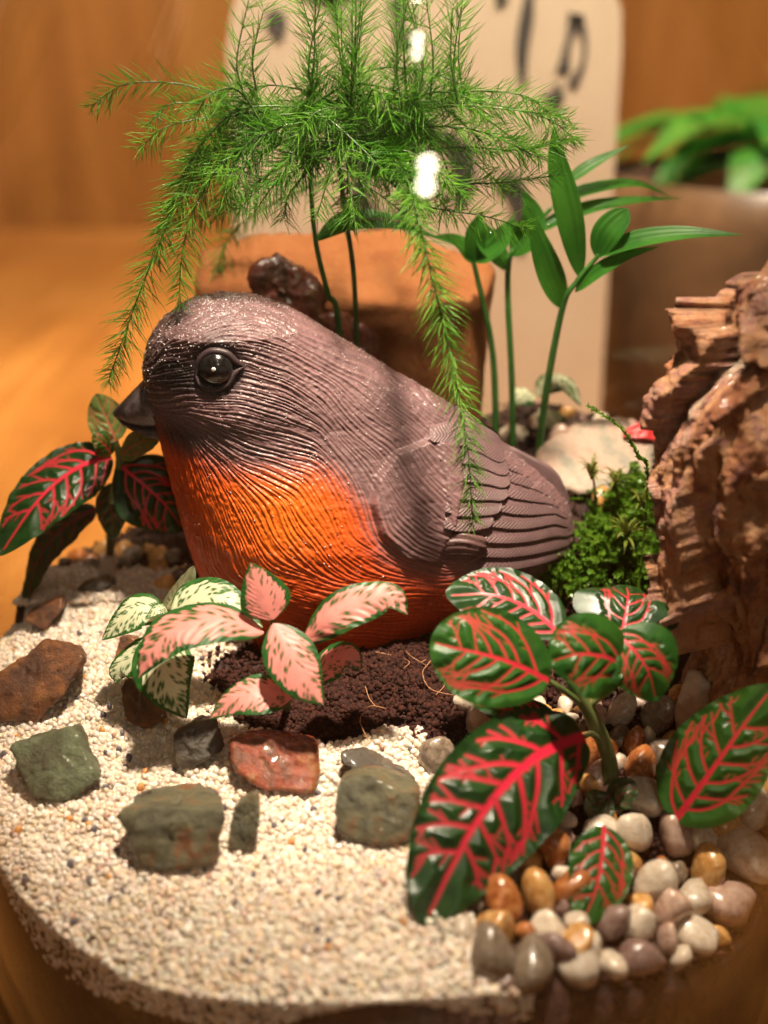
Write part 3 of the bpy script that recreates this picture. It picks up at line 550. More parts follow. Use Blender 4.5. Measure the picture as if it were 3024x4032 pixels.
t.set(color=t.mix(t.ramp(t.noise(10, 4), [(.5, (0,)*3), (.8, (.35,)*3)]), c, t.mix(1., c, (.4, .36, .36), 'MULTIPLY')), rough=t.ramp(sp_, [(.36, (.22,)*3), (.52, (.5,)*3)]), spec=.45, normal=t.bump(t.math('ADD', sp_, t.noise(9, 3)), .22, .03)); M_BIRD = t.m
V = np.vstack([Bd.reshape(-1, 3), [[xc_[-1], YBIRD, ZT+.005]]]); F = grid_faces(NZ, NT_, True)
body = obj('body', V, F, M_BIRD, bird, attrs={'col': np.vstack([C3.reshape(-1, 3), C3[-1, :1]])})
# wings with their carved feathers
t = NT('bird_wing'); lw = t.noise(6, 4)
t.set(color=t.ramp(t.noise(1.2, 4), [(.3, (.115, .064, .065)), (.7, (.165, .096, .096))]), rough=.5, normal=t.bump(lw, .35, .03)); M_WING = t.m
def patch2d(P2, off, side):                     # (..,2) x,z and offset from the flank
    x, z = P2[..., 0], P2[..., 1]; return np.stack([x, YBIRD-side*(ybody(x, z)+off), z], -1)
prim = [[(1930, 1770), (2060, 1815), (2150, 1860), (2215, 1935)], [(1935, 1835), (2080, 1872), (2170, 1905), (2232, 1965)], [(1930, 1905), (2080, 1930), (2180, 1940), (2240, 1985)], [(1920, 1975), (2080, 1988), (2190, 1980), (2246, 2010)],
        [(1900, 2040), (2060, 2045), (2190, 2025), (2252, 2040)], [(1880, 2105), (2060, 2100), (2190, 2075), (2256, 2075)], [(1870, 2165), (2050, 2155), (2190, 2128), (2252, 2110)], [(1880, 2215), (2050, 2205), (2170, 2175), (2240, 2145)]]
seco = [[(1690, 1700), (1800, 1700), (1910, 1735), (1985, 1790)], [(1720, 1770), (1830, 1775), (1930, 1800), (2000, 1840)], [(1740, 1840), (1850, 1848), (1940, 1860), (2005, 1885)], [(1750, 1910), (1850, 1920), (1940, 1920), (1998, 1930)], [(1745, 1975), (1840, 1985), (1920, 1980), (1975, 1975)], [(1740, 2040), (1830, 2045), (1900, 2035), (1940, 2025)]]
t = NT('wing_feather'); f_ = t.attr('barb'); wv = t.math('SINE', t.math('MULTIPLY', f_, 88.))
t.set(color=t.ramp(t.noise(1.5, 4), [(.3, (.11, .062, .063)), (.7, (.16, .093, .093))]), rough=.5, normal=t.bump(wv, .30, .025)); M_FEA = t.m
for side in (1, -1):
    wp = A(polyxz([(1700, 1712), (1830, 1685), (2000, 1775), (2130, 1855), (2225, 1965), (2245, 2090), (2190, 2170), (2000, 2180), (1850, 2150), (1760, 2080)]))
    cen = wp.mean(0); dense = np.vstack([spline(np.vstack([wp, wp[:1]]), 81)[:-1]]) ; rings = [cen+(dense-cen)*f for f in (.03, .3, .55, .78, .94, 1.)]
    offs = [.12, .12, .12, .11, .09, -.05]; V = np.concatenate([patch2d(r, o_, side) for r, o_ in zip(rings, offs)]); wing = obj('wing', V, grid_faces(6, 80, True), M_WING, bird)
    for grp, o0, hw in ((prim, .13, .175), (seco, .22, .20)):
        for i, cur in enumerate(grp):
            q = surf([a for a, b in cur], [b for a, b in cur]); c2 = spline(q[:, [0, 2]], 46); T = nrm(np.gradient(c2, axis=0)); Nn = np.stack([-T[:, 1], T[:, 0]], 1)
            u = np.linspace(0, 1, 46); h = hw*np.minimum(1, .65+u*1.6)*np.sqrt(np.clip(1-np.maximum((u-.72)/.28, 0)**2.2, 0.0004, 1)); v = np.linspace(-1, 1, 13)
            P2 = c2[:, None]+Nn[:, None]*(h[:, None]*v)[..., None]
            off = o0+.022*(1-v**2)-.045*v-.09*(np.abs(v) > .99)-.002*i; off = np.broadcast_to(off, P2.shape[:2]).copy(); off -= .10*(u[:, None] < .03); 
            barb = u[:, None]*np.linalg.norm(c2[-1]-c2[0])*1.0+np.abs(v)*h[:, None]*.9
            V = patch2d(P2, off, side).reshape(-1, 3); ob_ = obj('feather', V, grid_faces(46, 13), M_FEA, wing, attrs={'barb': barb.ravel()})
# thigh tuft
tf = surf(1800, 2150)[0]; D, F = ICO[4]
W_ = D*A([.66, .24, .36]); W_ = W_+D*(.028*np.sin((W_[:, 2]+.5*W_[:, 0]**2)*46)+.02*noise(W_, 6))[:, None]
for sd_ in (1, -1): obj('thigh', A([tf[0], YBIRD-sd_*(YBIRD-tf[1])*.98, tf[2]])+W_*A([1, sd_, 1]), F, M_BIRD, bird, attrs={'col': np.tile(A([[.11, .058, .055]]), (len(D), 1))})
# eyes and lids
t = NT('eye_black'); t.set(color=t.ramp(t.noise(9, 3), [(.4, (.006, .005, .005)), (.8, (.03, .025, .025))]), rough=.18, coat=.8, coatr=.05, normal=t.bump(t.noise(18, 3), .25, .03)); M_EYE = t.m
t = NT('eye_glint'); t.set(color=t.ramp(t.noise(9, 2), [(.3, (.7, .68, .66)), (.7, (.85, .83, .8))]), rough=.4); M_GL = t.m
D4, F4 = ICO[4]
for sd_ in (1, -1):
    ec = A([e3[0], YBIRD-sd_*(YBIRD-e3[1]-.10), e3[2]])
    eye = obj('eye', ec+D4*A([.375, .30, .375]), F4, M_EYE, bird)
    gl = A([-.02, -.297*sd_, .055]); obj('glint', ec+gl+ICO[2][0]*A([.05, .02, .05]), ICO[2][1], M_GL, eye)
    for nm, pp, r in (('eyelid', [(770, 1480), (785, 1420), (830, 1385), (890, 1392), (930, 1425), (960, 1442)], [.03, .07, .085, .085, .07, .025]), ('eyelid', [(770, 1480), (790, 1515), (840, 1535), (895, 1515), (925, 1470), (960, 1445)], [.03, .055, .065, .065, .06, .025])):
        q = surf([a for a, b in pp], [b for a, b in pp]); q[:, 1] = YBIRD-sd_*(YBIRD-q[:, 1]+.05-.06); V, F = tube(spline(q, 28), np.interp(np.linspace(0, 1, 28), np.linspace(0, 1, 6), r), 10)
        obj(nm, V, F, M_BIRD, bird, attrs={'col': np.tile(A([[.05, .03, .032]]), (len(V), 1))})
# beak
t = NT('beak_black'); t.set(color=t.ramp(t.noise(5, 5), [(.35, (.07, .053, .052)), (.7, (.22, .165, .16))]), rough=.35, normal=t.bump(t.noise(12, 4), .5, .05)); M_BEAK = t.m
def beakpart(name, top, bot, wd_):
    n = 30; tp = spline([at(a, b, YBIRD) for a, b in top], n); bt = spline([at(a, b, YBIRD) for a, b in bot], n); th = np.linspace(0, 2*np.pi, 28, endpoint=False); u = np.linspace(0, 1, n)
    wdt = np.interp(u, *wd_); mid = (tp+bt)/2; hv = (tp-bt)/2
    V = mid[:, None]+hv[:, None]*np.sin(th)[:, None]+A([0, 1, 0])*(wdt[:, None]*np.sign(np.cos(th))*np.abs(np.cos(th))**.8)[..., None]; V = V.reshape(-1, 3)+.012*noise(V.reshape(-1, 3), 6, 3)[:, None]
    V = np.vstack([V, V[-28:].mean(0)]); F = grid_faces(n, 28, True).tolist()+[[(n-1)*28+i, (n-1)*28+(i+1) % 28, n*28] for i in range(28)]
    return obj(name, V, F, M_BEAK, bird)
ub = beakpart('upper_beak', [(680, 1440), (590, 1475), (540, 1520), (490, 1572), (455, 1607), (443, 1622)], [(720, 1690), (640, 1672), (580, 1672), (515, 1660), (470, 1645), (446, 1630)], ([0, .35, .6, .85, 1], [.82, .62, .42, .18, .03]))
beakpart('lower_beak', [(720, 1670), (640, 1668), (580, 1668), (525, 1658), (480, 1648), (462, 1644)], [(730, 1750), (660, 1722), (600, 1705), (540, 1690), (490, 1668), (464, 1650)], ([0, .35, .6, .85, 1], [.66, .5, .35, .15, .03]))
for sd_ in (1, -1):
    q = at(572, 1552, YBIRD-.55); obj('nostril', A([q[0], YBIRD-sd_*.47, q[2]])+(ICO[2][0]*A([.13, .05, .07]))@A([[.9, 0, -.3], [0, 1, 0], [.3, 0, .9]]), ICO[2][1], M_EYE, ub)
# fine mist of water beads on the bird, their sparkle put into pale colour
ii = rng.choice(NZ*NT_, 4200, replace=False); Pd = Bd.reshape(-1, 3)[ii]; Nd = N.reshape(-1, 3)[ii]; k = (Nd[:, 1] < .3) & (fbm(Pd, .7, 2, 5)+.9*Nd[:, 2]+.1 > rng.random(len(ii))*1.2) & (Pd[:, 2] > 1.5); Pd, Nd = Pd[k], Nd[k]
V, F, m = scatter_mesh([ICO[1][0]], ICO[1][1], Pd+Nd*.006, rand_rot(len(Pd)), np.repeat(rng.uniform(.009, .021, (len(Pd), 1)), 3, 1))
t = NT('water_bead'); t.set(color=t.ramp(t.noise(5, 2), [(.4, (.50, .45, .44)), (.6, (.66, .60, .58))]), rough=.12, spec=1., coat=1., coatr=.02); M_BEAD = t.m
obj('water_beads', V, F, M_BEAD, bird, kind='stuff')

# ------------------------------------------------------------------ leaves
def seg_dist(a, b, segs):
    d = np.full(a.shape, 1e9); which = np.zeros(a.shape)
    for (x1, y1, x2, y2, w1, w2) in segs:
        L2 = (x2-x1)**2+(y2-y1)**2+1e-12; tq = np.clip(((a-x1)*(x2-x1)+(b-y1)*(y2-y1))/L2, 0, 1)
        d = np.minimum(d, np.hypot(a-x1-tq*(x2-x1), b-y1-tq*(y2-y1))-(w1+(w2-w1)*tq))
    return d
def veins(Wf, n, r, th=1.):                     # leaf of length 1; Wf(u) half width
    segs = []; mid = [(u, .012*math.sin(u*5+r.random()*.3)) for u in np.linspace(0, .95, 14)]
    for i in range(13): segs.append((*mid[i], *mid[i+1], th*(.022-.017*i/13), th*(.022-.017*(i+1)/13)))
    def run(x, y, ang, curl, w0, w1, n_, sd_, lim=.9):
        pts = [(x, y, ang)]
        for k in range(n_):
            x += .028*math.cos(ang); y += .028*math.sin(ang); ang = max(ang-curl+r.uniform(-.09, .09), .12)
            if x > .965 or y > lim*Wf(min(max(x, 0), 1)) or y < .015: break
            pts.append((x, y, ang))
        m = max(len(pts)-1, 1)
        for j in range(len(pts)-1): segs.append((pts[j][0], sd_*pts[j][1], pts[j+1][0], sd_*pts[j+1][1], w0+(w1-w0)*j/m, w0+(w1-w0)*(j+1)/m))
        return pts
    for sd_ in (-1, 1):
        for i in range(n):
            u0 = .04+.74*(i+.5*(sd_ > 0))/n+r.uniform(-.015, .015); wv_ = th*.0112*(1-.3*i/n)
            pts = run(u0, 0, r.uniform(.98, 1.18), r.uniform(.045, .075), wv_, wv_*.45, 40, sd_, r.uniform(.86, .93)); m = len(pts)
            if m < 5: continue
            for fr, dr in ((r.uniform(.42, .55), 1), (r.uniform(.68, .78), r.choice([1, -1]))):
                x, y, an = pts[int(fr*m)]; run(x, y, an+dr*r.uniform(.5, .7), dr*.07, wv_*.65, wv_*.35, r.integers(3, 6), sd_)
            for fr in (.3, .42, .66, .85):
                if r.random() < .7:
                    x, y, an = pts[min(int(fr*m), m-1)]; run(x, y, an+r.choice([-1, 1])*r.uniform(.8, 1.2), 0, wv_*.45, wv_*.15, r.integers(1, 3), sd_)
    return segs
def ovate(u, k=.85, e=.62): return np.sin(np.pi*np.clip(u, 0, 1)**k)**e
def leaf(parent, pts, half, kind, facing=(0, -.55, .83), seed=0, nu=90, nv=61, cup=.12, droop=.0, wave=.0, nvein=6, puff=.03, thick=1., twist=0., k=.85, e=.62, world=False, drops=0, name='leaf', label=None):
    r = np.random.default_rng(seed+100); P = A(pts if world else [at(*p) for p in pts], float); M_ = spline(P, nu); L = np.linalg.norm(np.diff(M_, axis=0), axis=1).sum()
    T = nrm(np.gradient(M_, axis=0)); u = np.linspace(0, 1, nu); v = np.linspace(-1, 1, nv); f0 = nrm(A(facing, float))
    sidev = nrm(np.cross(T, f0)); nn = np.cross(sidev, T)
    tw = twist*(u-.3); sidev, nn = sidev*np.cos(tw)[:, None]+nn*np.sin(tw)[:, None], nn*np.cos(tw)[:, None]-sidev*np.sin(tw)[:, None]
    if kind in ('pink', 'white'): half, e, k = half*.92, .85, .78
    hw = half/L; Wf = lambda x: hw*ovate(x, k, e); W = np.maximum(half*ovate(u, k, e), half*.02)
    a = np.broadcast_to(u[:, None], (nu, nv)); b = W[:, None]/L*v[None]
    if kind in ('pink', 'white'):
        q = a-np.abs(b)*1.1; rag = .74+.09*noise(np.stack([q.ravel()*26, np.sign(b).ravel()*9, b.ravel()*0], 1), 1., seed).reshape(a.shape)+.07*noise(np.stack([q.ravel()*60, np.sign(b).ravel()*9, b.ravel()*0], 1), 1., seed+1).reshape(a.shape)
        lim = W[:, None]/L*(rag+.03)*np.clip((1.0-a)*7, 0, 1)**.7; d = (np.abs(b)-lim)
        for i in range(46 if kind == 'pink' else 80):
            sx = r.uniform(.12, .95); sv = r.uniform(.12, .82)*r.choice([-1, 1]); sb = sv*float(Wf(sx)); an = math.copysign(r.uniform(.35, .75), sv); la, lb = r.uniform(.018, .042), r.uniform(.0085, .013)*(1.1 if kind == 'white' else 1.)
            ca, sa = math.cos(an), math.sin(an); xx, yy = (a-sx)*ca+(b-sb)*sa, -(a-sx)*sa+(b-sb)*ca
            d = np.maximum(d, (1-np.hypot(xx/la, yy/lb))*lb*.8)
        d = np.minimum(d, np.abs(b)-.016*(1-a)); vein_d = d*1.3
        h = puff*.12*np.sin(q*70)*sm(np.abs(b)/(W[:, None]/L), .1, .5)
    else:
        segs = veins(Wf, nvein, r, thick); vein_d = seg_dist(a, b, segs); h = puff*sm(vein_d, -.01, .07)
    hh = h*L*.9-cup*np.abs(v)[None]**1.7*W[:, None]*np.sign(1)+wave*half*np.sin(u*13+seed)[:, None]*np.abs(v)[None]**2
    V = M_[:, None]+sidev[:, None]*(W[:, None]*v*(1-.12*abs(cup)))[..., None]+nn[:, None]*hh[..., None]
    o = obj(name, V.reshape(-1, 3), grid_faces(nu, nv), ML[kind], parent, attrs={'vein': vein_d.ravel()})
    if label: o['label'] = label
    if drops:
        Pn = []
        for _ in range(drops):
            i, j = r.integers(8, nu-6), r.integers(6, nv-6); Pn.append(V[i, j]+nn[i]*.01)
        Pn = A(Pn); sz = r.uniform(.02, .05, (drops, 1)); Vd, Fd, _m = scatter_mesh([ICO[2][0]], ICO[2][1], Pn, np.tile(np.eye(3), (drops, 1, 1)), np.repeat(sz, 3, 1)); obj('water_drops', Vd, Fd, M_DROP, o, kind='stuff')
    return o
def stem(parent, pts, r0, r1, mat, name='stem', world=False):
    P = spline(pts if world else [at(*p) for p in pts], 24); V, F = tube(P, np.linspace(r0, r1, 24), 9); return obj(name, V, F, mat, parent)

# pink and white splashed plant in front of the breast
g0 = on_ground(1130, 2790)
pk = thing('pink_fittonia', 'small plant with pink leaves edged and speckled dark green before the orange breast', 'plant', g0)
y0 = -3.0
nodep = at(1075, 2450, y0)
stem(pk, [g0-A([0, 0, .2]), at(1120, 2620, y0+.2), nodep], .09, .07, M_RSTEM, world=True)
kw = dict(facing=(0, -.75, .66))
leaf(pk, [(1075, 2440, y0), (1040, 2350, y0+.1), (985, 2215, y0+.3)], .56, 'pink', seed=1, cup=.18, **kw)
leaf(pk, [(1040, 2490, y0), (880, 2440, y0-.1), (700, 2470, y0-.3), (600, 2560, y0-.6), (545, 2670, y0-.8)], .62, 'pink', facing=(.05, -.35, .93), seed=2, cup=.15, nu=110)
leaf(pk, [(1190, 2535, y0), (1290, 2440, y0-.1), (1420, 2370, y0), (1540, 2350, y0), (1605, 2420, y0-.2)], .47, 'pink', facing=(-.15, -.7, .68), seed=3, wave=.10, nu=110)
leaf(pk, [(1075, 2455, y0-.05), (1130, 2560, y0-.5), (1200, 2680, y0-.85), (1275, 2775, y0-1.0)], .58, 'pink', facing=(-.1, -.55, .82), seed=4, cup=.2, drops=4)
leaf(pk, [(1150, 2745, y0-.3), (1050, 2725, y0-.5), (930, 2750, y0-.6), (825, 2830, y0-.7)], .50, 'pink', facing=(0, -.5, .86), seed=5)
leaf(pk, [(1220, 2700, y0), (1300, 2610, y0+.1), (1370, 2585, y0), (1425, 2640, y0-.2)], .42, 'pink', facing=(-.2, -.55, .8), seed=6)
stem(pk, [at(1120, 2620, y0+.2), at(1160, 2570, y0+.1), at(1195, 2530, y0)], .05, .035, M_RSTEM, 'petiole', True)
stem(pk, [at(1125, 2680, y0+.2), at(1160, 2730, y0-.1), at(1150, 2745, y0-.3)], .05, .035, M_RSTEM, 'petiole', True)
stem(pk, [at(1125, 2680, y0+.2), at(1180, 2720, y0+.1), at(1220, 2700, y0)], .05, .035, M_RSTEM, 'petiole', True)
g1 = on_ground(640, 2560)
wh = thing('white_fittonia', 'small plant with whitish green splashed leaves behind the pink leaved one', 'plant', g1)
y1 = -1.7
stem(wh, [g1-A([0, 0, .2]), at(655, 2480, y1), at(665, 2420, y1)], .08, .06, M_RSTEM, world=True)
leaf(wh, [(670, 2420, y1), (760, 2360, y1), (880, 2360, y1-.2), (1035, 2470, y1-.5)], .58, 'white', facing=(0, -.55, .83), seed=11)
leaf(wh, [(690, 2480, y1-.3), (640, 2580, y1-.9), (660, 2700, y1-1.4), (735, 2830, y1-1.6)], .72, 'white', facing=(-.1, -.75, .6), seed=12)
leaf(wh, [(650, 2430, y1), (560, 2395, y1), (480, 2440, y1-.1), (400, 2520, y1-.2)], .55, 'white', facing=(0, -.35, .93), seed=13)
leaf(wh, [(650, 2400, y1+.3), (690, 2340, y1+.6), (765, 2230, y1+.9)], .40, 'under', facing=(-.5, -.5, .6), seed=14, cup=.4, label='dull olive underside of a leaf')
leaf(wh, [(640, 2500, y1-.3), (560, 2560, y1-.6), (470, 2630, y1-.7), (455, 2690, y1-.8)], .46, 'white', facing=(-.2, -.4, .9), seed=15)
leaf(wh, [(665, 2420, y1), (630, 2395, y1-.2), (570, 2440, y1-.4)], .18, 'white', seed=16, nu=50, nv=31)

# red veined plant in front of the rock
g2 = on_ground(2400, 3180)
rd = thing('red_veined_fittonia', 'large plant with glossy dark green leaves and crimson veins rooted among the pebbles', 'plant', g2)
y2 = -3.9
stem(rd, [g2-A([0, 0, .2]), at(2400, 3000, y2), at(2330, 2820, y2), at(2260, 2700, y2), at(2230, 2580, y2+.1)], .17, .12, M_RSTEM, world=True)
leaf(rd, [(2160, 2680, y2-.4), (2000, 2610, y2-.5), (1840, 2560, y2-.5), (1695, 2520, y2-.4)], .93, 'young', facing=(-.05, -.80, .6), seed=21, nu=130, nv=91, k=.95, e=.5, nvein=6, cup=.10, drops=3)
leaf(rd, [(2210, 2500, y2+.2), (2080, 2400, y2+.6), (1930, 2340, y2+.8), (1755, 2340, y2+.9)], .80, 'red', facing=(.12, -.50, .85), seed=22, nu=130, nv=91, nvein=6, drops=8, k=.9)
leaf(rd, [(2450, 2490, y2+.5), (2460, 2420, y2+.8), (2475, 2345, y2+1.2), (2470, 2310, y2+1.9)], 1.05, 'red', facing=(0, -.5, .86), seed=23, nu=120, nv=91, nvein=4, thick=1.1)
leaf(rd, [(2430, 2490, y2-.1), (2500, 2560, y2-.4), (2550, 2640, y2-.6), (2580, 2760, y2-.7)], .80, 'young', facing=(.1, -.78, .6), seed=24, nu=110, nv=81, nvein=5, thick=1.2, label='leaf with broad crimson veins hanging forward')
leaf(rd, [(2470, 2630, y2-.4), (2380, 2590, y2-.7), (2270, 2575, y2-.85), (2165, 2600, y2-.8)], .80, 'young', facing=(.05, -.8, .6), seed=25, nu=110, nv=81, nvein=4, thick=1.15, k=.9, e=.5)
leaf(rd, [(2300, 2900, -4.3), (2120, 2990, -5.2), (1930, 3170, -6.2), (1780, 3390, -7.0), (1655, 3640, -7.7)], 1.15, 'red', facing=(.22, -.72, .66), seed=26, nu=170, nv=121, nvein=7, drops=14, k=.82, e=.6, puff=.035, label='largest leaf reaching over the sand')
leaf(rd, [(2230, 2880, y2+.3), (2100, 2820, y2+.3), (1980, 2790, y2+.3), (1860, 2770, y2+.3)], .50, 'red', facing=(0, -.3, .95), seed=27, nvein=5)
leaf(rd, [(2400, 3130, y2-.6), (2350, 3170, y2-.8), (2310, 3120, y2-.9)], .32, 'dim', facing=(0, -.6, .8), seed=29, nu=60, nv=41, nvein=4)
leaf(rd, [(2410, 3180, y2-.6), (2460, 3120, y2-.8), (2500, 3150, y2-.9)], .32, 'dim', facing=(0, -.6, .8), seed=30, nu=60, nv=41, nvein=4)
for q in ([(2300, 2780, y2), (2220, 2720, y2-.3), (2160, 2680, y2-.4)], [(2250, 2640, y2), (2230, 2560, y2+.1), (2210, 2500, y2+.2)], [(2270, 2650, y2), (2380, 2560, y2+.3), (2450, 2490, y2+.5)], [(2290, 2700, y2), (2370, 2580, y2+.1), (2430, 2490, y2-.1)],
          [(2320, 2780, y2), (2420, 2700, y2-.2), (2470, 2630, y2-.4)], [(2370, 2920, y2), (2330, 2890, y2-.2), (2300, 2900, y2-.3)]): stem(rd, q, .07, .05, M_RSTEM, 'petiole')
g3 = on_ground(2390, 3330)
r3 = thing('red_veined_seedling', 'small crimson veined sprout with one leaf lying on the pebbles', 'plant', g3)
stem(r3, [g3-A([0, 0, .15]), at(2390, 3300, -5.6), at(2380, 3260, -5.8)], .06, .05, M_RSTEM, world=True)
leaf(r3, [(2380, 3255, -5.8), (2375, 3370, -6.3), (2345, 3500, -6.8), (2280, 3645, -7.2)], .60, 'young', facing=(.1, -.75, .65), seed=28, nu=110, nv=71, nvein=5, thick=1.15)
g4 = on_ground(2690, 3250)
r4 = thing('red_veined_seedling', 'crimson veined plant with one long leaf rising in front of the weathered rock', 'plant', g4)
stem(r4, [g4-A([0, 0, .15]), at(2660, 3230, -4.9)], .06, .05, M_RSTEM, world=True)
leaf(r4, [(2655, 3230, -4.9), (2760, 3080, -4.8), (2900, 2900, -4.6), (3060, 2700, -4.3)], .95, 'young', facing=(-.35, -.75, .55), seed=31, nu=130, nv=91, nvein=6, thick=1.0)

# red veined plant in the shade at the left
g5 = on_ground(430, 2190)
lf = thing('red_veined_fittonia', 'crimson veined plant spreading beside the breast and beak of the bird', 'plant', g5)
y5 = 2.6
stem(lf, [g5-A([0, 0, .2]), at(440, 2000, y5), at(470, 1820, y5), at(455, 1740, y5)], .12, .08, M_RSTEM, world=True)
leaf(lf, [(440, 1800, y5), (300, 1850, y5-.4), (140, 1980, y5-1.1), (-10, 2190, y5-1.7)], .95, 'red', facing=(-.2, -.6, .76), seed=41, nvein=6, nu=120, nv=81, drops=10)
leaf(lf, [(470, 1830, y5), (560, 1900, y5-.2), (640, 1980, y5-.3), (720, 2090, y5-.3)], .95, 'red', facing=(.15, -.75, .65), seed=42, nvein=6, nu=110, nv=81, k=.95)
leaf(lf, [(455, 1740, y5), (420, 1650, y5+.2), (380, 1550, y5+.3)], .46, 'pale', facing=(0, -.75, .65), seed=43, nvein=4)
leaf(lf, [(475, 1790, y5-.1), (540, 1745, y5-.3), (630, 1735, y5-.4)], .40, 'pale', facing=(0, -.65, .75), seed=44, nvein=4)
leaf(lf, [(380, 2000, y5+.2), (250, 2080, y5-.1), (150, 2200, y5-.3), (100, 2380, y5-.4)], .65, 'dim', facing=(-.6, -.5, .6), seed=45, nvein=5)
leaf(lf, [(450, 1900, y5), (440, 2000, y5-.2), (445, 2120, y5-.3)], .40, 'dim', facing=(0, -.9, .4), seed=46, nvein=4)
leaf(lf, [(440, 1790, y5), (400, 1740, y5-.2), (360, 1720, y5-.3)], .3, 'young', facing=(0, -.7, .7), seed=47, nvein=4)

# curled pale plant among the palm stems and a red leaf tip by the rock
g6 = on_ground(2200, 1740); cu = thing('curled_fittonia', 'small pale green plant with curled leaves behind the palm stems', 'plant', g6)
stem(cu, [g6-A([0, 0, .2]), at(2170, 1650, 6), at(2140, 1580, 6)], .08, .05, M_RSTEM, world=True)
for i, q in enumerate(([(2110, 1560, 6), (2160, 1490, 6), (2240, 1500, 6), (2290, 1600, 5.8)], [(2110, 1570, 6), (2060, 1540, 6), (2020, 1600, 5.8)], [(2130, 1600, 6), (2180, 1640, 5.7), (2190, 1720, 5.5)])):
    leaf(cu, q, .5, 'white', facing=(.1, -.3, .95), seed=50+i, nu=60, nv=41, cup=.4)
g7 = at(2480, 1760, 5.0); g7[2] = float(ground(A(g7[0]), A(g7[1]))); rl = thing('red_leaf_sprig', 'bright red leaf tip poking out behind the weathered rock', 'plant', g7)
stem(rl, [g7-A([0, 0, .2]), at(2620, 1760, 4.6)], .06, .04, M_RSTEM, world=True)
t = NT('scarlet_leaf'); t.set(color=t.ramp(t.noise(2, 4), [(.3, (.45, .02, .02)), (.7, (.66, .05, .05))]), rough=.35); ML['scarlet'] = t.m
leaf(rl, [(2640, 1720, 4.6), (2540, 1690, 4.6), (2450, 1715, 4.6)], .28, 'scarlet', seed=55, nu=40, nv=31, nvein=3)

# ------------------------------------------------------------------ palm seedlings
def palm_leaf(parent, pts, half, facing=(0, -.8, .6), seed=0, fold=.35, drops=0):
    nu, nv = 60, 17; P = spline([at(*p) for p in pts], nu); T = nrm(np.gradient(P, axis=0)); sd_ = nrm(np.cross(T, nrm(A(facing, float)))); nn = np.cross(sd_, T); u = np.linspace(0, 1, nu); v = np.linspace(-1, 1, nv)
    W = np.maximum(.80*half*np.sin(np.pi*np.clip(u, 0, 1)**.7)**.95, .008); V = P[:, None]+sd_[:, None]*(W[:, None]*v)[..., None]+nn[:, None]*(W[:, None]*(fold*np.abs(v)+.05*np.cos(v*14)))[..., None]
    o = obj('leaf', V.reshape(-1, 3), grid_faces(nu, nv), M_PALM, parent)
    if drops:
        r = np.random.default_rng(seed); Pn = A([V[r.integers(5, nu-5), r.integers(2, nv-2)]+A([0, -.02, .02]) for _ in range(drops)]); Vd, Fd, _ = scatter_mesh([ICO[2][0]], ICO[2][1], Pn, np.tile(np.eye(3), (drops, 1, 1)), np.repeat(r.uniform(.03, .06, (drops, 1)), 3, 1)); obj('water_drops', Vd, Fd, M_DROP, o, kind='stuff')
    return o
def gbase(px, py, Y): p = at(px, py, Y); p[2] = float(ground(A(p[0]), A(p[1]))); return p
b = gbase(2120, 1790, 4.6); pa = thing('palm_seedling', 'palm seedling with a fan of narrow leaves, two of them upright', 'palm seedling', b, 'palm seedlings behind the bird')
stem(pa, [b-A([0, 0, .2]), at(2150, 1550, 4.4), at(2215, 1210, 4.2), at(2270, 1110, 4.2), at(2360, 1000, 4.1)], .105, .05, M_PSTEM, world=True)
palm_leaf(pa, [(2215, 1215, 4.2), (2140, 1030, 4.1), (2070, 790, 4.1)], .44, (.3, -.85, .3))
palm_leaf(pa, [(2285, 1095, 4.2), (2235, 850, 4.0), (2190, 640, 4.0), (2180, 485, 4.0)], .42, (.2, -.95, .2))
palm_leaf(pa, [(2350, 1015, 4.1), (2390, 920, 4.0), (2450, 850, 4.0), (2475, 820, 4.)], .44, (-.3, -.8, .4), fold=.2)
palm_leaf(pa, [(2350, 1010, 4.1), (2500, 955, 3.8), (2700, 925, 3.5), (2930, 925, 3.2)], .36, (0, -.55, .8), 3, drops=6)
palm_leaf(pa, [(2265, 1150, 4.2), (2360, 1070, 4.0), (2470, 1010, 3.9), (2600, 970, 3.8)], .26, (0, -.6, .8), 4, drops=4)
b = gbase(2020, 1790, 5.4); pb = thing('palm_seedling', 'palm seedling with long arching leaves pointing towards the weathered rock', 'palm seedling', b, 'palm seedlings behind the bird')
stem(pb, [b-A([0, 0, .2]), at(2015, 1500, 5.4), at(2000, 1060, 5.4), at(2060, 940, 5.5), at(2170, 820, 5.6)], .095, .05, M_PSTEM, world=True)
palm_leaf(pb, [(2000, 1060, 5.4), (1920, 960, 5.2), (1880, 850, 5.2)], .45, (-.1, -.6, .8), 5, drops=14)
palm_leaf(pb, [(2020, 1010, 5.4), (2090, 880, 5.4), (2060, 740, 5.4)], .46, (.1, -.7, .6), 6, drops=14)
palm_leaf(pb, [(2060, 940, 5.5), (2250, 850, 5.6), (2450, 800, 5.8), (2690, 780, 6.2)], .34, (0, -.4, .9), 7, drops=10)
palm_leaf(pb, [(2170, 820, 5.6), (2300, 760, 5.8), (2500, 730, 6.2), (2670, 790, 6.6)], .30, (0, -.4, .9), 8, drops=6)
palm_leaf(pb, [(2230, 720, 5.6), (2330, 650, 5.7), (2480, 570, 5.9)], .20, (.3, -.5, .8), 9)
b = gbase(1960, 1700, 5.2); pcx = thing('palm_seedling', 'short palm seedling with broad leaves beside the hanging fern frond', 'palm seedling', b, 'palm seedlings behind the bird')
stem(pcx, [b-A([0, 0, .2]), at(1940, 1400, 5.2), at(1865, 1030, 5.1)], .10, .06, M_PSTEM, world=True)
palm_leaf(pcx, [(1865, 1035, 5.1), (1800, 960, 5.0), (1700, 930, 4.8)], .30, (0, -.6, .8), 10)
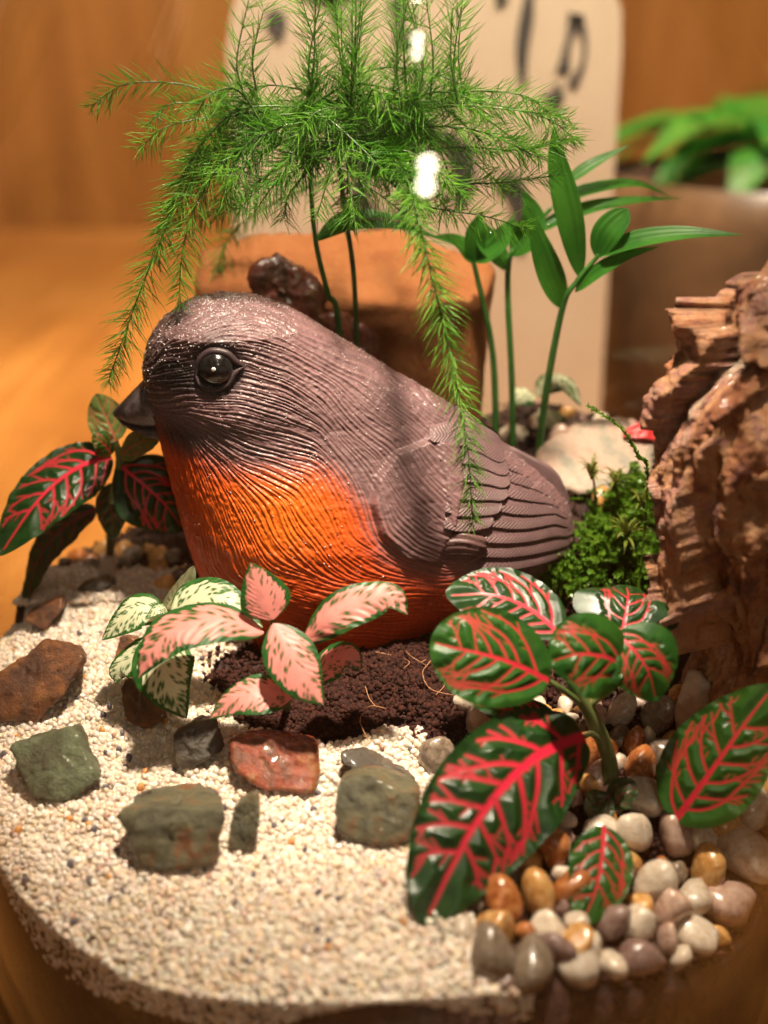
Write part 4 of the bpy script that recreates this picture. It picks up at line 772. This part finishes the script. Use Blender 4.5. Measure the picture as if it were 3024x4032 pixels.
palm_leaf(pcx, [(1865, 1030, 5.1), (1870, 920, 5.0), (1900, 830, 5.0)], .34, (.2, -.8, .5), 11)
palm_leaf(pcx, [(1870, 1030, 5.1), (1960, 960, 5.0), (2030, 850, 5.0)], .42, (-.1, -.7, .7), 12, drops=8)
b = gbase(1340, 1500, 5.0); pd_ = thing('palm_seedling', 'thin stemmed palm seedling with two leaves rising behind the head of the bird', 'palm seedling', b, 'palm seedlings behind the bird')
stem(pd_, [b-A([0, 0, .2]), at(1335, 1310, 4.3), at(1290, 1150, 4.2), at(1240, 930, 4.2), at(1215, 600, 4.2)], .085, .05, M_PSTEM, world=True)
palm_leaf(pd_, [(1245, 945, 4.2), (1350, 870, 4.4), (1480, 850, 4.6), (1650, 880, 4.8)], .26, (0, -.5, .85), 13, drops=4)
palm_leaf(pd_, [(1245, 950, 4.2), (1400, 895, 4.3), (1600, 900, 4.5), (1780, 960, 4.6)], .2, (0, -.5, .85), 14)

# ------------------------------------------------------------------ asparagus fern
b = gbase(1420, 1500, 4.9); fern = thing('asparagus_fern', 'feathery asparagus fern arching over the bird', 'fern', b)
stem(fern, [b-A([0, 0, .2]), at(1400, 1200, 4.4), at(1360, 850, 4.0), at(1330, 600, 3.4), at(1300, 450, 3.)], .07, .045, M_FSTEM, world=True)
def frond(pts, ln=.62, gap=.15, per=6, thin=.0088, seed=0, taper=True, sag=.0):
    r = np.random.default_rng(seed+500); P0 = A([at(*p) for p in pts]); L = np.linalg.norm(np.diff(P0, axis=0), axis=1).sum(); n = max(int(L/gap), 4); P = spline(P0, n); T = nrm(np.gradient(P, axis=0))
    V, F = tube(P, np.linspace(.026, .010, n), 5); fo = obj('frond', V, F, M_FSTEM, fern)
    ln = ln*1.15; per += 1; m = n*per; idx = np.repeat(np.arange(n), per); B0 = P[idx]+T[idx]*r.uniform(-.5, .5, (m, 1))*gap*.6; Tt = T[idx]; rv = r.normal(size=(m, 3)); rad = nrm(rv-(rv*Tt).sum(1, keepdims=True)*Tt)
    fl = r.uniform(.25, .95, (m, 1)); D0 = nrm(rad+Tt*fl); pos = idx/n; lens = ln*r.uniform(.55, 1.15, m)*(np.interp(pos, [0, .1, .75, 1], [.7, 1, .95, .45]) if taper else 1)
    bend = nrm(Tt*.6+A([0, 0, -.25])); s_ = np.linspace(0, 1, 4); wside = nrm(np.cross(D0, r.normal(size=(m, 3))))
    pts_ = B0[:, None]+lens[:, None, None]*(D0[:, None]*s_[:, None]+bend[:, None]*(.18*s_**2)[:, None]); wd_ = thin*A([.8, 1.1, .9, .15])
    up2 = np.cross(D0, wside)
    ring = [wside, -.5*wside+.866*up2, -.5*wside-.866*up2]; VV = np.stack([pts_+q[:, None]*wd_[:, None] for q in ring], 2).reshape(m, -1, 3)
    f1 = grid_faces(4, 3, True); FF = (f1[None]+(np.arange(m)*12)[:, None, None]).reshape(-1, 4)
    obj('needles', VV.reshape(-1, 3), FF, M_FERN, fo, kind='stuff'); return fo
fr = [([(1300, 470, 3), (1000, 500, 2.4), (780, 680, 1.8), (640, 930, 1.4), (540, 1180, 1.2), (475, 1360, 1.1), (428, 1500, 1.1)], .62, .12, 7), ([(1200, 540, 3), (930, 600, 2.0), (790, 770, 1.5), (720, 980, 1.2), (705, 1200, 1.0)], .60, .12, 7),
      ([(1100, 430, 2.8), (880, 470, 2.4), (760, 620, 2.1), (680, 800, 1.9), (600, 1000, 1.8)], .62, .14, 6), ([(1300, 560, 3), (1130, 620, 2.4), (1010, 740, 2.0), (860, 850, 1.8)], .6, .14, 6),
      ([(1480, 560, 2.2), (1590, 680, 1.0), (1650, 880, -.2), (1715, 1150, -.9), (1785, 1450, -1.2), (1840, 1760, -1.4), (1862, 2060, -1.5)], .60, .10, 7), ([(1200, 420, 2.6), (950, 430, 2.2), (800, 560, 1.9), (720, 720, 1.7), (650, 880, 1.6)], .6, .12, 6), ([(1150, 480, 2.4), (980, 560, 1.8), (900, 700, 1.5), (880, 800, 1.4)], .6, .12, 6), ([(1500, 540, 2.6), (1700, 500, 2.2), (1900, 520, 2.0), (2120, 620, 2.)], .6, .12, 6), ([(1250, 560, 2.4), (1180, 660, 1.8), (1100, 700, 1.6), (1000, 840, 1.5)], .6, .12, 6), ([(1500, 480, 3), (1750, 420, 2.5), (2000, 430, 2.2), (2230, 465, 2.2)], .55, .13, 6), ([(1480, 620, 3), (1800, 580, 2.5), (2050, 590, 2.2), (2260, 540, 2.2)], .62, .12, 7),
      ([(1450, 680, 3), (1720, 720, 2.6), (1950, 720, 2.4), (2190, 690, 2.3)], .6, .13, 6), ([(1450, 640, 3), (1650, 800, 2.4), (1900, 850, 2.2), (2080, 900, 2.2)], .55, .15, 5), ([(1350, 600, 3), (1430, 720, 2.2), (1400, 820, 2.0), (1370, 880, 2)], .55, .14, 6),
      ([(1400, 560, 3), (1560, 640, 2.), (1620, 760, 1.6), (1600, 880, 1.5)], .55, .14, 6), ([(1300, 700, 5.5), (1080, 800, 5.8), (930, 900, 6), (860, 1050, 6.2), (845, 1220, 6.3)], .6, .13, 6), ([(1250, 640, 3.2), (1140, 760, 2.6), (1120, 860, 2.4)], .5, .15, 6)]
r_ = np.random.default_rng(3)
for i in range(56):
    a0 = r_.uniform(1050, 1700); b0 = r_.uniform(400, 620); a1 = a0+r_.uniform(-620, 560); b1 = r_.uniform(300, 800); y = r_.uniform(1.6, 4.2)
    fr.append(([(a0, b0, y), ((a0+a1)/2, (b0+b1)/2-r_.uniform(30, 110), y), (a1, b1, y-.4), (a1+(a1-a0)*.25, b1+90, y-.6)], r_.uniform(.5, .66), .15, 5))
for i, (p, l, g, per) in enumerate(fr): frond(p, l, g, per, seed=i)
for i in range(20):                                            # added upright fronds imitating green streaks refracted by the jar's shoulder
    a0 = r_.uniform(900, 1850); y = r_.uniform(1.5, 4.0); l0 = r_.uniform(350, 480); frond([(a0, l0, y), (a0+r_.uniform(-30, 30), 230, y), (a0+r_.uniform(-70, 60), r_.uniform(-90, 60), y)], .62, .2, 6, seed=60+i)

# ------------------------------------------------------------------ moss
def moss_clump(name, label, cx, cy, rx, ry, n, hmin, hmax, z0=0.):
    pts = []; B0 = A([cx, cy, float(ground(A(cx), A(cy)))]); root = thing(name, label, 'moss', B0)
    VV, FF, off = [], [], 0
    for i in range(n):
        q = rng.normal(size=2)*.5; x, y = cx+q[0]*rx, cy+q[1]*ry; z = float(ground(A(x), A(y)))+z0*math.exp(-(q[0]**2+q[1]**2)); h = rng.uniform(hmin, hmax); a = rng.uniform(0, 6.28); ln = rng.uniform(.3, 1.)
        P = spline([(x, y, z-.1), (x+.2*ln*math.cos(a)*h, y+.2*ln*math.sin(a)*h, z+.6*h), (x+ln*math.cos(a)*h, y+ln*math.sin(a)*h, z+h*rng.uniform(.5, 1.))], 12); V, F = tube(P, np.linspace(.022, .012, 12), 4); VV.append(V); FF.append(F+off); off += len(V)
        T = nrm(np.gradient(P, axis=0)); m = 60; tq = rng.uniform(.15, 1, m); k_ = (tq*11).astype(int); pb_ = P[k_]; rv = rng.normal(size=(m, 3)); d_ = nrm(nrm(rv-(rv*T[k_]).sum(1, keepdims=True)*T[k_])+T[k_]*.7); s_ = nrm(np.cross(d_, T[k_])); ll = rng.uniform(.07, .13, (m, 1))
        quad = np.stack([pb_, pb_+d_*ll*.5+s_*ll*.28, pb_+d_*ll, pb_+d_*ll*.5-s_*ll*.28], 1).reshape(-1, 3); VV.append(quad); FF.append(np.arange(m*4).reshape(m, 4)+off); off += len(quad)
    obj('shoots', np.vstack(VV), np.vstack(FF), M_MOSS, root, smooth=False, kind='stuff'); return root
for px, py, rx, ry, n, h0, h1, z0, lb in ((2420, 2230, 1.0, .8, 210, .35, .85, .45, 'bright green moss cushion at the foot of the weathered rock'), (2130, 2330, 1.1, .5, 130, .3, .7, .3, 'creeping green moss strands beneath the wing of the bird'),
        (2500, 2040, .8, .8, 120, .3, .75, .3, 'loose green moss on the slope between the tail and the weathered rock'), (2600, 2330, .6, .6, 110, .3, .8, .4, 'wet green moss tucked into the base of the weathered rock')):
    q = on_ground(px, py); moss_clump('moss_cushion', lb, q[0], q[1], rx, ry, n, h0, h1, z0)
def star(px, py, Y, n, ln, seed, label):
    r = np.random.default_rng(seed); b = on_ground(px, py+150); top = at(px, py, b[1]-.6); b = b-A([0, .3, 0]); root = thing('star_moss', label, 'moss', b, 'star moss shoots by the weathered rock'); V, F = tube(spline([b-A([0, 0, .1]), (b+top)/2+A([.05, 0, 0]), top], 10), .03, 6); obj('stem', V, F, M_STAR, root)
    for i in range(n):
        ph = i*2.4+r.uniform(-.3, .3); el = r.uniform(-.15, 1.2); d = A([math.cos(ph)*math.cos(el), math.sin(ph)*math.cos(el), math.sin(el)]); l = ln*r.uniform(.7, 1.1); p0 = top-A([0, 0, .25*r.random()]); P = spline([p0, p0+d*l*.55+A([0, 0, .06]), p0+d*l+A([0, 0, -.05])], 9); sd_ = nrm(np.cross(d, A([.1, .2, 1]))); wq = .045*A([.7, 1, 1, .95, .85, .7, .5, .3, .04])
        V = np.stack([P+sd_*wq[:, None], P+np.cross(sd_, d)*-.012, P-sd_*wq[:, None]], 1).reshape(-1, 3); obj('leaf', V, grid_faces(9, 3), M_STAR, root)
star(2470, 2090, -1.0, 22, .62, 1, 'golden green star moss rosette in front of the weathered rock')
star(2420, 1890, -.4, 18, .55, 2, 'fresh green star moss rosette standing above the moss cushion')
star(2330, 1850, .2, 14, .5, 3, 'thin spiky star moss shoot beside the tail tip')
star(2530, 1960, -.6, 14, .45, 4, 'small star moss shoot pressed against the weathered rock')
b = gbase(2545, 1960, .1); ms = thing('moss_sprig', 'long thin moss sprig arching up beside the weathered rock', 'moss', b)
P = spline([b, at(2550, 1900, 0), at(2510, 1790, 0), at(2440, 1680, 0), at(2320, 1600, 0)], 60); V, F = tube(P, np.linspace(.03, .012, 60), 6); obj('stem', V, F, M_MOSS, ms)
T = nrm(np.gradient(P, axis=0)); m = 300; k_ = rng.integers(4, 60, m); rv = rng.normal(size=(m, 3)); d_ = nrm(nrm(rv-(rv*T[k_]).sum(1, keepdims=True)*T[k_])+T[k_]*1.2); s_ = nrm(np.cross(d_, T[k_])); ll = rng.uniform(.08, .14, (m, 1))
obj('scales', np.stack([P[k_], P[k_]+d_*ll*.5+s_*ll*.25, P[k_]+d_*ll, P[k_]+d_*ll*.5-s_*ll*.25], 1).reshape(-1, 3), np.arange(m*4).reshape(m, 4), M_MOSS, ms, smooth=False, kind='stuff')

# loose root fibres on the soil
t = NT('root_fibre'); t.set(color=t.ramp(t.noise(3, 3), [(.3, (.20, .08, .03)), (.7, (.38, .18, .07))]), rough=.6)
for i in range(9):
    x, y = rng.uniform(-.6, 2.0), rng.uniform(-2.4, -.9); a = rng.uniform(0, 6.28); P = [(x+q*.35*math.cos(a+q*.5), y+q*.35*math.sin(a+q*.5), float(ground(A(x+q*.35*math.cos(a)), A(y+q*.35*math.sin(a))))+.12+.1*math.sin(q*1.4+i)) for q in range(4)]
    V, F = tube(spline(P, 20), .011, 5); obj('root_fibre', V, F, t.m, soil)

# foliage of the stand-in planter
for i in range(44):
    a = r_.uniform(0, 6.28); l = r_.uniform(6, 11); p0 = A([pc[0]+3*math.cos(a)*r_.random(), pc[1]+3*math.sin(a)*r_.random(), 5.4]); d = A([math.cos(a), math.sin(a), r_.uniform(.0, .7)])
    P = spline([p0, p0+d*l*.5+A([0, 0, 1.5]), p0+d*l+A([0, 0, -2])], 14); sd_ = nrm(np.cross(d, A([0, 0, 1.]))); W = 1.5*np.sin(np.pi*np.linspace(.05, .98, 14)**.8); V = np.stack([P+sd_*W[:, None], P+A([0, 0, -.2]), P-sd_*W[:, None]], 1).reshape(-1, 3); obj('leaf', V, grid_faces(14, 3), M_PALM, pl)

# ------------------------------------------------------------------ the glass jar
jar = thing('glass_jar', 'clear round glass jar that holds the planted sand garden', 'jar', (0, JY, TZ))
t = NT('clear_glass'); lwt = t.n('ShaderNodeLayerWeight'); lwt.inputs[0].default_value = .5
fre = t.math('ADD', t.math('MULTIPLY', t.math('POWER', lwt.outputs['Facing'], 5.), .8), .03)
mp = t.n('ShaderNodeMapping'); t.t.links.new(t.coord(), mp.inputs[0]); mp.inputs['Scale'].default_value = (1, 1, .12)
gl = t.n('ShaderNodeBsdfGlossy'); gl.inputs['Roughness'].default_value = .02; gl.inputs[0].default_value = (1, 1, 1, 1); t.put(gl.inputs['Normal'], t.bump(t.noise(.9, 3, .5, mp.outputs[0]), .02, .25))
tr = t.n('ShaderNodeBsdfTransparent'); tr.inputs[0].default_value = (.985, .99, .985, 1)
mx = t.n('ShaderNodeMixShader'); t.put(mx.inputs[0], fre); t.t.links.new(tr.outputs[0], mx.inputs[1]); t.t.links.new(gl.outputs[0], mx.inputs[2]); t.t.links.new(mx.outputs[0], t.out.inputs[0])
outp = [(0.05, TZ+.02), (8.6, TZ+.02), (9.3, TZ+.35), (9.48, TZ+1.2), (9.48, 0), (9.48, 5), (9.40, 8), (9.10, 10), (8.6, 12), (7.7, 14), (6.7, 15.6), (6.4, 16.5), (6.5, 18), (6.6, 18.3)]
inp = [(6.35, 18.3), (6.2, 16.5), (6.5, 15.4), (7.45, 13.8), (8.35, 11.8), (8.86, 9.9), (9.15, 8), (9.22, 5), (9.22, 0), (9.22, TZ+1.3), (8.6, TZ+.5), (.05, TZ+.5)]
for nm, pr in (('glass_wall', outp+inp),):
    q = spline([(a, 0, b) for a, b in pr], 150); th = np.linspace(0, 2*np.pi, 160, endpoint=False)
    V = np.stack([q[:, :1]*np.cos(th), JY+q[:, :1]*np.sin(th), np.broadcast_to(q[:, 2:3], (150, 160))], -1).reshape(-1, 3); obj(nm, V, grid_faces(150, 160, True)[:, ::-1], t.m, jar)
